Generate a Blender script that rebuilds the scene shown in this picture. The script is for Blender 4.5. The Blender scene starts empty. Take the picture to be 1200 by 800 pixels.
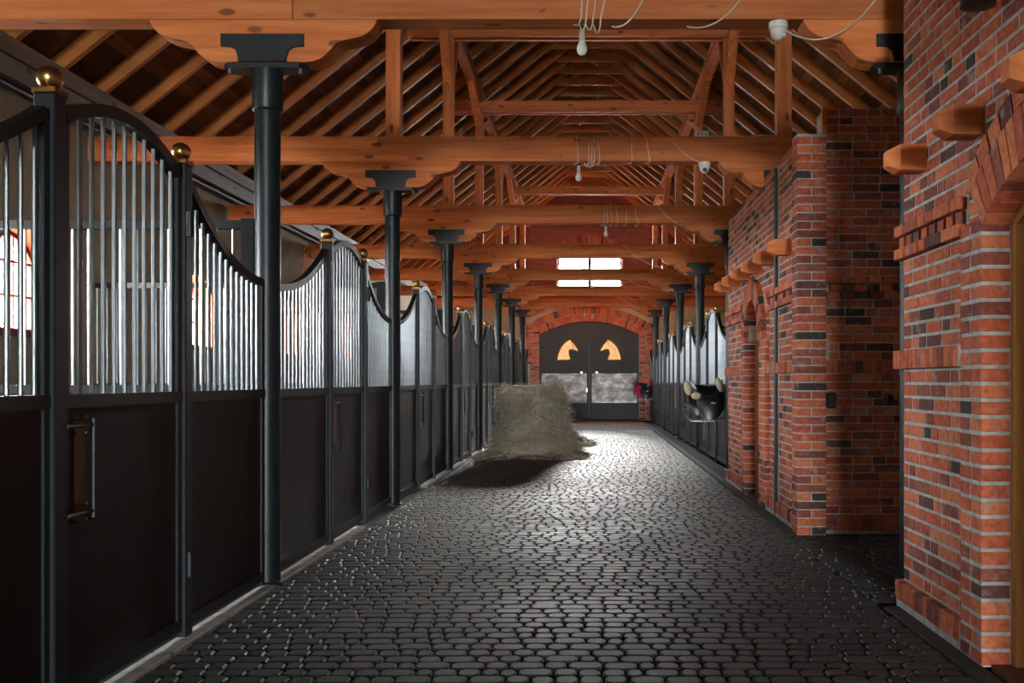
import bpy, math, random
from math import sin, cos, pi, sqrt, radians
from mathutils import Vector, Matrix

rnd = random.Random(7)
SC = bpy.context.scene
COL = SC.collection

# ------------------------------------------------------------------ camera
FPX, VPX, VPY, CAMZ = 1167.0, 690.0, 446.0, 1.45
cam_d = bpy.data.cameras.new('camera')
cam = bpy.data.objects.new('camera', cam_d)
COL.objects.link(cam)
cam_d.sensor_width = 36.0
cam_d.lens = FPX / 1200.0 * 36.0
cam_d.shift_x = -(VPX - 600.0) / 1200.0
cam_d.shift_y = (VPY - 400.0) / 1200.0
cam_d.clip_end = 300
cam.location = (0, 0, CAMZ)
cam.rotation_euler = (pi / 2, 0, 0)
SC.camera = cam

# ------------------------------------------------------------------ world, exposure
SKY = 9.0
w = bpy.data.worlds.new('overcast_sky')
SC.world = w
w.use_nodes = True
bg = w.node_tree.nodes['Background']
bg.inputs[0].default_value = (0.93, 0.97, 1.0, 1)
bg.inputs[1].default_value = SKY
sun_d = bpy.data.lights.new('hazy_sun', 'SUN')          # low veiled sun beyond the far gable
sun_d.energy = 3.2; sun_d.angle = radians(18); sun_d.color = (1.0, 0.97, 0.92)
sun = bpy.data.objects.new('hazy_sun', sun_d); COL.objects.link(sun)
sun.rotation_euler = Vector((-0.07, -cos(radians(19)), -sin(radians(19)))).to_track_quat('-Z', 'Y').to_euler()
vs = SC.view_settings
vs.view_transform = 'Standard'
vs.look = 'None'
vs.exposure = 3.95
vs.gamma = 1.0
vs.use_curve_mapping = False

# ------------------------------------------------------------------ layout (metres)
D0, BAY, NCOL = 7.10, 4.52, 7
YCOL = [D0 + BAY * i for i in range(NCOL)]
CXL, CXR = 2.29, 2.31
YE, YB, XW = 37.2, -26.0, 5.85
def roof_z(x): return 9.30 - 0.8 * abs(x)      # underside of the rafters
WIN_Y = [10.35 + 4.52 * i for i in range(-1, 6)]
WIN_W, WIN_B, WIN_S, WIN_R = 1.15, 1.95, 2.78, 0.28

def portal(loc, rot, sx, sy):
    l = bpy.data.lights.new('window_daylight', 'AREA')
    l.shape = 'RECTANGLE'; l.size = sx; l.size_y = sy
    l.cycles.is_portal = True
    o = bpy.data.objects.new('window_daylight', l)
    o.location = loc; o.rotation_euler = rot
    COL.objects.link(o)
for y in WIN_Y:
    portal((-XW - 0.3, y, 2.5), (0, -pi / 2, 0), 1.2, 1.2)
portal((0, YE + 0.3, 5.7), (-pi / 2, 0, 0), 2.5, 2.3)
portal((0, YB - 0.3, 2.1), (pi / 2, 0, 0), 4.5, 4.2)  # sky portal for the assumed gateway behind the viewpoint

# ------------------------------------------------------------------ materials
def nodes_of(m):
    m.use_nodes = True
    return m.node_tree.nodes, m.node_tree.links
def pbsdf(n): return n['Principled BSDF']
def mk(name): 
    m = bpy.data.materials.new(name); n, l = nodes_of(m); return m, n, l, pbsdf(n)
def ramp(n, stops, interp='LINEAR'):
    r = n.new('ShaderNodeValToRGB'); r.color_ramp.interpolation = interp
    e = r.color_ramp.elements
    while len(e) < len(stops): e.new(0.5)
    for i, (p, c) in enumerate(stops):
        e[i].position = p; e[i].color = (c[0], c[1], c[2], 1)
    return r
def coords(n, l, scale=(1, 1, 1), out='Object', rot=(0, 0, 0)):
    t = n.new('ShaderNodeTexCoord'); mp = n.new('ShaderNodeMapping')
    mp.inputs['Scale'].default_value = scale; mp.inputs['Rotation'].default_value = rot
    l.new(t.outputs[out], mp.inputs[0]); return mp.outputs[0]
def noise(n, l, vec, scale, detail=4, rough=0.55):
    x = n.new('ShaderNodeTexNoise'); x.inputs['Scale'].default_value = scale
    x.inputs['Detail'].default_value = detail; x.inputs['Roughness'].default_value = rough
    if vec is not None: l.new(vec, x.inputs['Vector'])
    return x.outputs['Fac']
def math_n(n, l, op, a, b=None):
    x = n.new('ShaderNodeMath'); x.operation = op
    for i, s in enumerate((a, b)):
        if s is None: continue
        if isinstance(s, (int, float)): x.inputs[i].default_value = s
        else: l.new(s, x.inputs[i])
    return x.outputs[0]
def mixc(n, l, fac, a, b, mode='MIX'):
    x = n.new('ShaderNodeMix'); x.data_type = 'RGBA'; x.blend_type = mode
    for s, i in ((fac, 0), (a, 6), (b, 7)):
        if isinstance(s, (int, float)): x.inputs[i].default_value = s
        elif isinstance(s, tuple): x.inputs[i].default_value = (s[0], s[1], s[2], 1)
        else: l.new(s, x.inputs[i])
    return x.outputs[2]
def bump(n, l, h, b, strength=0.3, dist=0.01):
    x = n.new('ShaderNodeBump'); x.inputs['Strength'].default_value = strength
    x.inputs['Distance'].default_value = dist
    l.new(h, x.inputs['Height']); l.new(x.outputs[0], b.inputs['Normal'])
def piece_random(n, l):
    oi = n.new('ShaderNodeObjectInfo'); g = n.new('ShaderNodeNewGeometry')
    return math_n(n, l, 'FRACT', math_n(n, l, 'ADD', oi.outputs['Random'], g.outputs['Random Per Island']))

def wood(name, axis, c_dark, c_mid, c_light, knots=True, rough=0.6, vary=0.5, slope=False):
    m, n, l, b = mk(name)
    sc = [9.0, 9.0, 9.0]; sc[axis] = 0.55
    if slope: sc[0] = sc[2] = 0.7
    v = coords(n, l, tuple(sc))
    pr = piece_random(n, l)
    add = n.new('ShaderNodeVectorMath'); add.operation = 'ADD'
    cmb = n.new('ShaderNodeCombineXYZ')
    off = math_n(n, l, 'MULTIPLY', pr, 37.0)
    for i in range(3): l.new(off, cmb.inputs[i])
    l.new(v, add.inputs[0]); l.new(cmb.outputs[0], add.inputs[1]); v = add.outputs[0]
    f = noise(n, l, v, 1.3, 6, 0.65)
    r = ramp(n, [(0.25, c_dark), (0.5, c_mid), (0.75, c_light)])
    l.new(f, r.inputs[0])
    col = r.outputs[0]
    if knots:
        sk = [3.6, 3.6, 3.6]; sk[axis] = 1.5
        vk = coords(n, l, tuple(sk))
        vo = n.new('ShaderNodeTexVoronoi'); vo.inputs['Scale'].default_value = 1.75
        l.new(vk, vo.inputs['Vector'])
        kr = ramp(n, [(0.0, (1, 1, 1)), (0.13, (0.9, 0.9, 0.9)), (0.19, (0, 0, 0))])
        l.new(vo.outputs['Distance'], kr.inputs[0])
        big = noise(n, l, coords(n, l, (1, 1, 1)), 1.7, 2)
        gate = math_n(n, l, 'GREATER_THAN', big, 0.40)
        col = mixc(n, l, math_n(n, l, 'MULTIPLY', math_n(n, l, 'MULTIPLY', kr.outputs[0], gate), 0.75), col,
                   (c_dark[0] * 0.25, c_dark[1] * 0.2, c_dark[2] * 0.2))
    tr = ramp(n, [(0, (1 - vary * 0.5,) * 3), (1, (1 + vary * 0.35, 1 + vary * 0.3, 1 + vary * 0.25))])
    l.new(pr, tr.inputs[0])
    col = mixc(n, l, 1.0, col, tr.outputs[0], 'MULTIPLY')
    l.new(col, b.inputs['Base Color'])
    b.inputs['Roughness'].default_value = rough
    b.inputs['Specular IOR Level'].default_value = 0.25
    bump(n, l, f, b, 0.25, 0.006)
    return m
ORA = ((0.38, 0.095, 0.024), (0.66, 0.195, 0.056), (0.80, 0.31, 0.11))
M = {}
for a, k in enumerate('xyz'):
    M['wood_' + k] = wood('orange_pine_' + k, a, *ORA)
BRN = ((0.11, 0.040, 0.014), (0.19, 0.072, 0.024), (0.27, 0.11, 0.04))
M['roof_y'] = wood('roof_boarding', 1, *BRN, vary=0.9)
M['rafter'] = wood('rafter_pine', 0, (0.34, 0.11, 0.026), (0.52, 0.185, 0.048), (0.66, 0.27, 0.08), knots=False, slope=True)
M['door_wood'] = wood('door_oak', 2, (0.22, 0.085, 0.02), (0.34, 0.15, 0.04), (0.46, 0.22, 0.07), knots=False)
M['plate_wood'] = wood('wall_plate_wood', 1, (0.15, 0.08, 0.045), (0.22, 0.12, 0.07), (0.30, 0.17, 0.10))
M['grey_wood'] = wood('weathered_plate_wood', 1, (0.13, 0.10, 0.08), (0.18, 0.145, 0.115), (0.23, 0.19, 0.15))

def plain(name, c, rough=0.5, metal=0.0, spec=0.5, nscale=0, namt=0.3, bmp=0.0):
    m, n, l, b = mk(name)
    b.inputs['Roughness'].default_value = rough
    b.inputs['Metallic'].default_value = metal
    b.inputs['Specular IOR Level'].default_value = spec
    if nscale:
        f = noise(n, l, coords(n, l), nscale, 5, 0.6)
        r = ramp(n, [(0.3, tuple(x * (1 - namt) for x in c)), (0.7, tuple(x * (1 + namt) for x in c))])
        l.new(f, r.inputs[0]); l.new(r.outputs[0], b.inputs['Base Color'])
        if bmp: bump(n, l, f, b, bmp, 0.01)
    else:
        b.inputs['Base Color'].default_value = (*c, 1)
    return m
M['black'] = plain('black_iron_paint', (0.009, 0.012, 0.014), 0.42, 0.0, 0.45, 14, 0.25)
M['column'] = plain('dark_green_black_iron', (0.008, 0.014, 0.017), 0.40, 0.0, 0.42, 9, 0.3)
M['steel'] = plain('galvanised_bar_steel', (0.30, 0.335, 0.35), 0.36, 1.0, 0.5, 6, 0.12)
M['gold'] = plain('polished_brass', (0.60, 0.36, 0.13), 0.28, 1.0, 0.5, 18, 0.2)
M['horse_gold'] = plain('gilded_metal', (0.62, 0.36, 0.15), 0.38, 0.6, 0.5, 12, 0.25)
M['board'] = plain('dark_stall_boarding', (0.014, 0.0065, 0.005), 0.5, 0.0, 0.3, 5, 0.35)
M['mortar'] = plain('grey_mortar', (0.40, 0.41, 0.39), 0.95, 0, 0.2, 14, 0.3, 0.5)
M['plaster'] = plain('cream_plaster', (0.50, 0.43, 0.31), 0.9, 0, 0.2, 2.2, 0.14, 0.2)
M['concrete'] = plain('pale_concrete', (0.42, 0.41, 0.38), 0.9, 0, 0.2, 9, 0.3, 0.4)
M['edge'] = plain('dark_kerb_concrete', (0.055, 0.047, 0.04), 0.9, 0, 0.2, 9, 0.3, 0.4)
M['dirt'] = plain('joint_sand', (0.016, 0.015, 0.014), 0.95, 0, 0.15, 8, 0.4, 0.3)
M['outside'] = plain('outdoor_ground', (0.20, 0.20, 0.16), 0.95, 0, 0.2, 0.4, 0.3)
M['white'] = plain('white_plastic', (0.72, 0.71, 0.66), 0.45)
M['wire'] = plain('white_cable', (0.62, 0.56, 0.46), 0.6)
M['bulb'] = plain('opal_bulb_glass', (0.75, 0.76, 0.73), 0.25)
M['leather'] = plain('black_leather', (0.006, 0.006, 0.007), 0.32, 0, 0.45, 30, 0.3, 0.08)
M['fleece'] = plain('beige_fleece', (0.62, 0.50, 0.36), 0.95, 0, 0.1, 40, 0.2, 0.6)
M['pink'] = plain('crimson_cloth', (0.42, 0.018, 0.075), 0.8, 0, 0.2, 25, 0.25)
M['red_frame'] = plain('red_window_frame', (0.20, 0.028, 0.018), 0.5)
M['sill'] = plain('brown_threshold', (0.13, 0.060, 0.034), 0.7, 0, 0.3, 7, 0.3)
M['brown_floor'] = plain('brown_earth_floor', (0.075, 0.036, 0.022), 0.85, 0, 0.2, 5, 0.35, 0.3)
M['zinc'] = plain('perforated_zinc', (0.42, 0.40, 0.34), 0.5, 0.3)
M['gate_black'] = plain('gate_black_board', (0.016, 0.017, 0.018), 0.5, 0, 0.4, 3, 0.3)
M['gate_teal'] = plain('gate_kick_plate', (0.016, 0.027, 0.030), 0.5, 0, 0.4, 4, 0.3)

def worn_panel():
    m, n, l, b = mk('worn_grey_gate_panel')
    v = coords(n, l, (1.3, 1.0, 2.6))
    f = noise(n, l, v, 1.6, 5, 0.6)
    r = ramp(n, [(0.36, (0.030, 0.026, 0.024)), (0.52, (0.13, 0.115, 0.105)), (0.68, (0.36, 0.33, 0.31))])
    l.new(f, r.inputs[0]); l.new(r.outputs[0], b.inputs['Base Color'])
    b.inputs['Roughness'].default_value = 0.33
    b.inputs['Metallic'].default_value = 0.35
    return m
M['worn'] = worn_panel()

def brick_mat():
    m, n, l, b = mk('clay_brick')
    pr = piece_random(n, l)
    r = ramp(n, [(0.0, (0.54, 0.14, 0.06)), (0.18, (0.50, 0.115, 0.05)), (0.34, (0.60, 0.185, 0.08)),
                 (0.50, (0.42, 0.10, 0.055)), (0.62, (0.52, 0.135, 0.065)), (0.74, (0.24, 0.065, 0.045)),
                 (0.84, (0.30, 0.095, 0.06)), (0.91, (0.13, 0.055, 0.045)), (0.96, (0.055, 0.045, 0.042))], 'CONSTANT')
    l.new(pr, r.inputs[0])
    tx = n.new('ShaderNodeTexCoord'); g = n.new('ShaderNodeNewGeometry')
    f = noise(n, l, g.outputs['Position'], 22, 5, 0.65)
    f2 = noise(n, l, g.outputs['Position'], 9, 5, 0.65)
    rr = ramp(n, [(0.28, (0.55, 0.52, 0.52)), (0.62, (1.12, 1.08, 1.06))]); l.new(f, rr.inputs[0])
    col = mixc(n, l, 1.0, r.outputs[0], rr.outputs[0], 'MULTIPLY')
    pale = ramp(n, [(0.57, (0, 0, 0)), (0.68, (0.5, 0.5, 0.5))]); l.new(f2, pale.inputs[0])
    col = mixc(n, l, pale.outputs[0], col, (0.40, 0.33, 0.30))
    l.new(col, b.inputs['Base Color'])
    b.inputs['Roughness'].default_value = 0.8
    b.inputs['Specular IOR Level'].default_value = 0.25
    bump(n, l, f, b, 0.45, 0.006)
    return m
M['brick'] = brick_mat()

def brick_tex_mat():
    m, n, l, b = mk('distant_brickwork')
    t = n.new('ShaderNodeTexCoord'); mp = n.new('ShaderNodeMapping')
    mp.inputs['Rotation'].default_value = (-pi / 2, 0, 0)
    l.new(t.outputs['Object'], mp.inputs[0])
    bt = n.new('ShaderNodeTexBrick'); l.new(mp.outputs[0], bt.inputs['Vector'])
    bt.inputs['Color1'].default_value = (0.36, 0.085, 0.055, 1); bt.inputs['Color2'].default_value = (0.22, 0.055, 0.045, 1)
    bt.inputs['Mortar'].default_value = (0.16, 0.12, 0.11, 1)
    bt.inputs['Scale'].default_value = 1.0
    bt.inputs['Brick Width'].default_value = 0.26; bt.inputs['Row Height'].default_value = 0.08
    bt.inputs['Mortar Size'].default_value = 0.008
    l.new(bt.outputs[0], b.inputs['Base Color']); b.inputs['Roughness'].default_value = 0.85
    return m
M['brick_far'] = brick_tex_mat()

def paver_mat():
    m, n, l, b = mk('charcoal_concrete_paver')
    pr = piece_random(n, l)
    g = n.new('ShaderNodeNewGeometry')
    f = noise(n, l, g.outputs['Position'], 60, 4, 0.7)
    r = ramp(n, [(0, (0.024, 0.024, 0.0235)), (0.5, (0.034, 0.0335, 0.0325)), (1, (0.048, 0.046, 0.044))]); l.new(pr, r.inputs[0])
    rr = ramp(n, [(0.3, (0.7, 0.7, 0.7)), (0.7, (1.25, 1.25, 1.25))]); l.new(f, rr.inputs[0])
    f3 = noise(n, l, g.outputs['Position'], 0.9, 4, 0.6)
    col = mixc(n, l, 1.0, r.outputs[0], rr.outputs[0], 'MULTIPLY')
    du = ramp(n, [(0.45, (0, 0, 0)), (0.75, (0.5, 0.5, 0.5))]); l.new(f3, du.inputs[0])
    col = mixc(n, l, du.outputs[0], col, (0.060, 0.057, 0.052))
    l.new(col, b.inputs['Base Color'])
    ro = ramp(n, [(0.3, (0.58, 0.58, 0.58)), (0.7, (0.72, 0.72, 0.72))]); l.new(f3, ro.inputs[0])
    l.new(ro.outputs[0], b.inputs['Roughness'])
    b.inputs['Specular IOR Level'].default_value = 0.5
    bump(n, l, f, b, 0.2, 0.003)
    return m
M['paver'] = paver_mat()

def glass_mat():
    m, n, l, b = mk('window_glass')
    tr = n.new('ShaderNodeBsdfTransparent'); gl = n.new('ShaderNodeBsdfGlossy')
    gl.inputs['Roughness'].default_value = 0.05
    mx = n.new('ShaderNodeMixShader'); mx.inputs[0].default_value = 0.05
    l.new(tr.outputs[0], mx.inputs[1]); l.new(gl.outputs[0], mx.inputs[2])
    l.new(mx.outputs[0], n['Material Output'].inputs[0])
    return m
M['glass'] = glass_mat()

def hay_mat(name, c0, c1, c2):
    m, n, l, b = mk(name)
    pr = piece_random(n, l)
    r = ramp(n, [(0, c0), (0.5, c1), (1, c2)]); l.new(pr, r.inputs[0])
    f = noise(n, l, coords(n, l, (4, 4, 18)), 3, 6, 0.7)
    rr = ramp(n, [(0.3, (0.70, 0.70, 0.70)), (0.7, (1.15, 1.15, 1.15))]); l.new(f, rr.inputs[0])
    l.new(mixc(n, l, 1.0, r.outputs[0], rr.outputs[0], 'MULTIPLY'), b.inputs['Base Color'])
    b.inputs['Roughness'].default_value = 0.85
    b.inputs['Specular IOR Level'].default_value = 0.2
    bump(n, l, f, b, 0.6, 0.03)
    return m
M['hay_core'] = hay_mat('packed_hay', (0.42, 0.37, 0.28), (0.45, 0.39, 0.30), (0.48, 0.42, 0.32))
M['hay'] = hay_mat('hay_stalk', (0.26, 0.20, 0.12), (0.50, 0.44, 0.33), (0.74, 0.67, 0.54))
M['hay_brown'] = hay_mat('old_straw', (0.07, 0.04, 0.018), (0.12, 0.075, 0.035), (0.20, 0.14, 0.07))

# ------------------------------------------------------------------ mesh tools
def link(o, parent=None, loc=None):
    COL.objects.link(o)
    if parent is not None: o.parent = parent
    if loc is not None: o.location = loc
    return o
class MB:
    def __init__(s): s.v = []; s.f = []
    def add(s, vs, fs):
        o = len(s.v); s.v += [tuple(p) for p in vs]; s.f += [tuple(i + o for i in f) for f in fs]; return s
    def box(s, x0, x1, y0, y1, z0, z1):
        vs = [(x, y, z) for z in (z0, z1) for y in (y0, y1) for x in (x0, x1)]
        return s.add(vs, [(0, 2, 3, 1), (4, 5, 7, 6), (0, 1, 5, 4), (2, 6, 7, 3), (0, 4, 6, 2), (1, 3, 7, 5)])
    def cbox(s, c, d, ch=0.004, mat=None):
        hx, hy, hz = d[0] / 2, d[1] / 2, d[2] / 2
        ch = min(ch, hx * .45, hy * .45, hz * .45)
        idx = {}; vs = []
        for sx in (-1, 1):
            for sy in (-1, 1):
                for sz in (-1, 1):
                    for a in range(3):
                        p = [sx * (hx - ch), sy * (hy - ch), sz * (hz - ch)]
                        p[a] = (sx, sy, sz)[a] * (hx, hy, hz)[a]
                        idx[(sx, sy, sz, a)] = len(vs); vs.append(p)
        fs = []
        for a in range(3):
            b, c_ = (a + 1) % 3, (a + 2) % 3
            for sg in (-1, 1):
                q = []
                for (sb, scc) in ((-1, -1), (1, -1), (1, 1), (-1, 1)):
                    k = [0, 0, 0]; k[a] = sg; k[b] = sb; k[c_] = scc; q.append(idx[(*k, a)])
                fs.append(q if sg > 0 else q[::-1])
            for sb in (-1, 1):          # edges parallel to axis a
                for scc in (-1, 1):
                    k0 = [0, 0, 0]; k0[a] = -1; k0[b] = sb; k0[c_] = scc
                    k1 = list(k0); k1[a] = 1
                    q = [idx[(*k0, b)], idx[(*k1, b)], idx[(*k1, c_)], idx[(*k0, c_)]]
                    fs.append(q if sb * scc < 0 else q[::-1])
        for sx in (-1, 1):
            for sy in (-1, 1):
                for sz in (-1, 1):
                    q = [idx[(sx, sy, sz, a)] for a in range(3)]
                    fs.append(q if sx * sy * sz > 0 else q[::-1])
        if mat is not None: vs = [mat @ Vector(p) for p in vs]
        return s.add([(p[0] + c[0], p[1] + c[1], p[2] + c[2]) for p in vs], fs)
    def prism(s, poly, h0, h1, fn):
        """poly in 2-D (a,b), extruded over h; fn(a,b,h) -> xyz"""
        k = len(poly)
        vs = [fn(a, b, h0) for a, b in poly] + [fn(a, b, h1) for a, b in poly]
        fs = [tuple(range(k))[::-1], tuple(range(k, 2 * k))] + [(i, (i + 1) % k, k + (i + 1) % k, k + i) for i in range(k)]
        return s.add(vs, fs)
    def cyl(s, p0, p1, r0, r1=None, n=12, caps=True):
        r1 = r0 if r1 is None else r1
        p0, p1 = Vector(p0), Vector(p1); d = (p1 - p0).normalized()
        u = d.orthogonal().normalized(); v = d.cross(u)
        vs = [p + (u * cos(2 * pi * i / n) + v * sin(2 * pi * i / n)) * r for p, r in ((p0, r0), (p1, r1)) for i in range(n)]
        fs = [(i, (i + 1) % n, n + (i + 1) % n, n + i) for i in range(n)]
        if caps: fs += [tuple(range(n))[::-1], tuple(range(n, 2 * n))]
        return s.add(vs, fs)
    def lathe(s, prof, c=(0, 0, 0), n=16):
        vs = [(c[0] + r * cos(2 * pi * i / n), c[1] + r * sin(2 * pi * i / n), c[2] + z) for r, z in prof for i in range(n)]
        fs = [(j * n + i, j * n + (i + 1) % n, (j + 1) * n + (i + 1) % n, (j + 1) * n + i) for j in range(len(prof) - 1) for i in range(n)]
        fs += [tuple(range(n))[::-1], tuple(range((len(prof) - 1) * n, len(prof) * n))]
        return s.add(vs, fs)
    def ball(s, c, r, n=16, m=10, sc=(1, 1, 1)):
        vs = [(c[0], c[1], c[2] - r * sc[2])]
        for j in range(1, m):
            t = pi * j / m
            for i in range(n):
                vs.append((c[0] + r * sc[0] * sin(t) * cos(2 * pi * i / n), c[1] + r * sc[1] * sin(t) * sin(2 * pi * i / n), c[2] - r * sc[2] * cos(t)))
        vs.append((c[0], c[1], c[2] + r * sc[2]))
        fs = [(0, 1 + (i + 1) % n, 1 + i) for i in range(n)]
        for j in range(m - 2):
            fs += [(1 + j * n + i, 1 + j * n + (i + 1) % n, 1 + (j + 1) * n + (i + 1) % n, 1 + (j + 1) * n + i) for i in range(n)]
        k = len(vs) - 1
        fs += [(k, 1 + (m - 2) * n + i, 1 + (m - 2) * n + (i + 1) % n) for i in range(n)]
        return s.add(vs, fs)
    def tube(s, pts, r, n=6):
        pts = [Vector(p) for p in pts]; vs = []; up = Vector((0.13, 0.37, 0.92)).normalized()
        for i, p in enumerate(pts):
            d = (pts[min(i + 1, len(pts) - 1)] - pts[max(i - 1, 0)]).normalized()
            u = d.cross(up)
            u = u.normalized() if u.length > 1e-4 else d.orthogonal().normalized()
            v = d.cross(u)
            rr = r[i] if isinstance(r, (list, tuple)) else r
            vs += [p + (u * cos(2 * pi * k / n) + v * sin(2 * pi * k / n)) * rr for k in range(n)]
        fs = [(j * n + k, j * n + (k + 1) % n, (j + 1) * n + (k + 1) % n, (j + 1) * n + k) for j in range(len(pts) - 1) for k in range(n)]
        fs += [tuple(range(n))[::-1], tuple(range((len(pts) - 1) * n, len(pts) * n))]
        return s.add(vs, fs)
    def strip(s, pts, hw, t0, t1, fn):
        """bent bar: centre line pts (a,b), half height hw, thickness t0..t1"""
        vs = []
        for i, (a, b) in enumerate(pts):
            a0, b0 = pts[max(i - 1, 0)]; a1, b1 = pts[min(i + 1, len(pts) - 1)]
            L = sqrt((a1 - a0) ** 2 + (b1 - b0) ** 2) or 1
            na, nb = -(b1 - b0) / L * hw, (a1 - a0) / L * hw
            vs += [fn(a - na, b - nb, t0), fn(a + na, b + nb, t0), fn(a + na, b + nb, t1), fn(a - na, b - nb, t1)]
        fs = []
        for i in range(len(pts) - 1):
            o = 4 * i
            fs += [(o + k, o + (k + 1) % 4, o + 4 + (k + 1) % 4, o + 4 + k) for k in range(4)]
        fs += [(3, 2, 1, 0), tuple(len(vs) - 4 + k for k in range(4))]
        return s.add(vs, fs)
    def mesh(s, name, mat, smooth=False):
        me = bpy.data.meshes.new(name)
        me.from_pydata(s.v, [], s.f); me.validate()
        me.materials.append(mat)
        import bmesh
        bm = bmesh.new(); bm.from_mesh(me); bmesh.ops.recalc_face_normals(bm, faces=bm.faces); bm.to_mesh(me); bm.free()
        if smooth:
            me.polygons.foreach_set('use_smooth', [True] * len(me.polygons))
            me.set_sharp_from_angle(angle=radians(38))
        return me
    def build(s, name, mat, parent=None, loc=None, smooth=False):
        return link(bpy.data.objects.new(name, s.mesh(name, mat, smooth)), parent, loc)
def empty(name, loc=(0, 0, 0)):
    o = bpy.data.objects.new(name, None); o.empty_display_size = 0.1
    return link(o, None, loc)
def tag(o, label=None, cat=None, group=None, kind=None):
    if label: o['label'] = label
    if cat: o['category'] = cat
    if group: o['group'] = group
    if kind: o['kind'] = kind
    return o
def struct(o, label, cat='wall'): return tag(o, label, cat, None, 'structure')
ORD = ['first', 'second', 'third', 'fourth', 'fifth', 'sixth', 'seventh', 'eighth', 'ninth', 'tenth']
def project(p):
    if p[1] < 0.5: return None
    return (VPX + FPX * p[0] / p[1], VPY - FPX * (p[2] - CAMZ) / p[1])
def seen(p, m=12):
    q = project(p)
    return q is not None and -m < q[0] < 1200 + m and -m < q[1] < 800 + m

class Pieces:
    """bricks, pavers and the like: the largest in view single objects, the rest one mesh"""
    cache = {}
    def __init__(s): s.items = []
    def add(s, c, d, rot=None, ch=0.004): s.items.append((c, d, rot, ch))
    def emit(s, name, rest, mat, parent, limit=300, key=None):
        def order(it): return it[0][1] + (0 if seen(it[0]) else 1000)
        s.items.sort(key=key or order)
        for c, d, rot, ch in s.items[:limit]:
            k = (name, mat.name, tuple(round(x, 3) for x in d), ch)
            if k not in Pieces.cache:
                Pieces.cache[k] = MB().cbox((0, 0, 0), d, ch).mesh(name, mat)
            o = link(bpy.data.objects.new(name, Pieces.cache[k]), parent, c)
            if rot: o.rotation_euler = rot
        mb = MB()
        for c, d, rot, ch in s.items[limit:]:
            mb.cbox(c, d, ch, Matrix.Rotation(rot[0], 3, 'X') @ Matrix.Rotation(rot[1], 3, 'Y') if rot else None)
        if mb.v: tag(mb.build(rest, mat, parent), kind='stuff')

def arch_curve(c, wd, s, rise, k=16):
    R = (wd * wd / 4 + rise * rise) / (2 * rise); zc = s + rise - R
    if rise > wd / 2 - 0.01: zc = s; R = wd / 2
    return [(c - wd / 2 + wd * i / k, zc + sqrt(max(0, R * R - (-wd / 2 + wd * i / k) ** 2))) for i in range(k + 1)], R, zc
def arch_wall(mb, u0, u1, v0, v1, c, wd, b, s, rise, n0, n1, fn):
    def slab(a0, a1, b0, b1):
        mb.prism([(a0, b0), (a1, b0), (a1, b1), (a0, b1)], n0, n1, fn)
    slab(u0, c - wd / 2, v0, v1); slab(c + wd / 2, u1, v0, v1)
    if b > v0 + 0.001: slab(c - wd / 2, c + wd / 2, v0, b)
    pts, R, zc = arch_curve(c, wd, s, rise)
    for (a, z), (a2, z2) in zip(pts, pts[1:]):
        mb.prism([(a, z), (a2, z2), (a2, v1), (a, v1)], n0, n1, fn)
FX = lambda a, b, h: (h, a, b)      # (y,z) profile extruded along x
FY = lambda a, b, h: (a, h, b)      # (x,z) profile extruded along y
FZ = lambda a, b, h: (a, b, h)

def run_bond(u0, u1, lens, j=0.016):
    out = []; u = u0
    while u < u1 - 0.03:
        L = rnd.choice(lens) + rnd.uniform(-.006, .006)
        if u + L > u1 - 0.07: L = u1 - u
        out.append((u + j / 2, u + L - j / 2)); u += L
    return out
LENS = [0.262, 0.262, 0.262, 0.262, 0.135, 0.135, 0.19]

# ================================================================== SETTING
# ---- outdoor ground
struct(MB().box(-60, 60, -60, 90, -0.35, -0.30).build('ground', M['outside']), 'grey green ground outside the stable', 'ground')

# ---- floor: slab, pavers, kerbs
floor = MB().box(-6.2, 6.2, YB - .4, YE + .3, -0.28, -0.022).build('floor', M['dirt'])
struct(floor, 'charcoal block paving of the stable aisle', 'floor')
PAV = Pieces()
def pave(x0, x1, y0, y1, sink=0):
    y = y0; r = 0
    while y < y1 - 0.05:
        x = x0 - rnd.uniform(0, .12)
        while x < x1 - .02:
            L = rnd.choice([0.09, 0.12, 0.12, 0.18, 0.18])
            a, b = max(x, x0), min(x + L, x1)
            if b - a > .035:
                PAV.add(((a + b) / 2, y + .06, -0.03 + rnd.uniform(-.0025, .0025)), (b - a - .007, .115, .06))
            x += L
        y += 0.12; r += 1
pave(-2.20, 1.88, 3.1, 29.2)
pave(1.88, 5.6, 6.55, 9.40)
# paver body: rounded-corner block with domed edge
def paver_mesh(d):
    hx, hy, hz = d[0] / 2, d[1] / 2, d[2] / 2
    def ring(i, z, c): 
        x, y = hx - i, hy - i
        return [(-x, -y + c, z), (-x + c, -y, z), (x - c, -y, z), (x, -y + c, z), (x, y - c, z), (x - c, y, z), (-x + c, y, z), (-x, y - c, z)]
    vs = ring(0, -hz, .022) + ring(0, hz - .009, .022) + ring(.009, hz, .020)
    fs = [(j * 8 + i, j * 8 + (i + 1) % 8, (j + 1) * 8 + (i + 1) % 8, (j + 1) * 8 + i) for j in (0, 1) for i in range(8)]
    fs.append(tuple(range(16, 24)))
    return vs, fs
def pav_key(it):
    return it[0][1] + (0 if seen(it[0], 5) else 1000)
PAV.items.sort(key=pav_key)
_pc = {}
for c, d, _, _ in PAV.items[:300]:
    k = round(d[0], 2)
    if k not in _pc:
        mb = MB(); mb.add(*paver_mesh((k, d[1], d[2]))); _pc[k] = mb.mesh('paver', M['paver'])
    link(bpy.data.objects.new('paver', _pc[k]), floor, c)
mb = MB()
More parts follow.
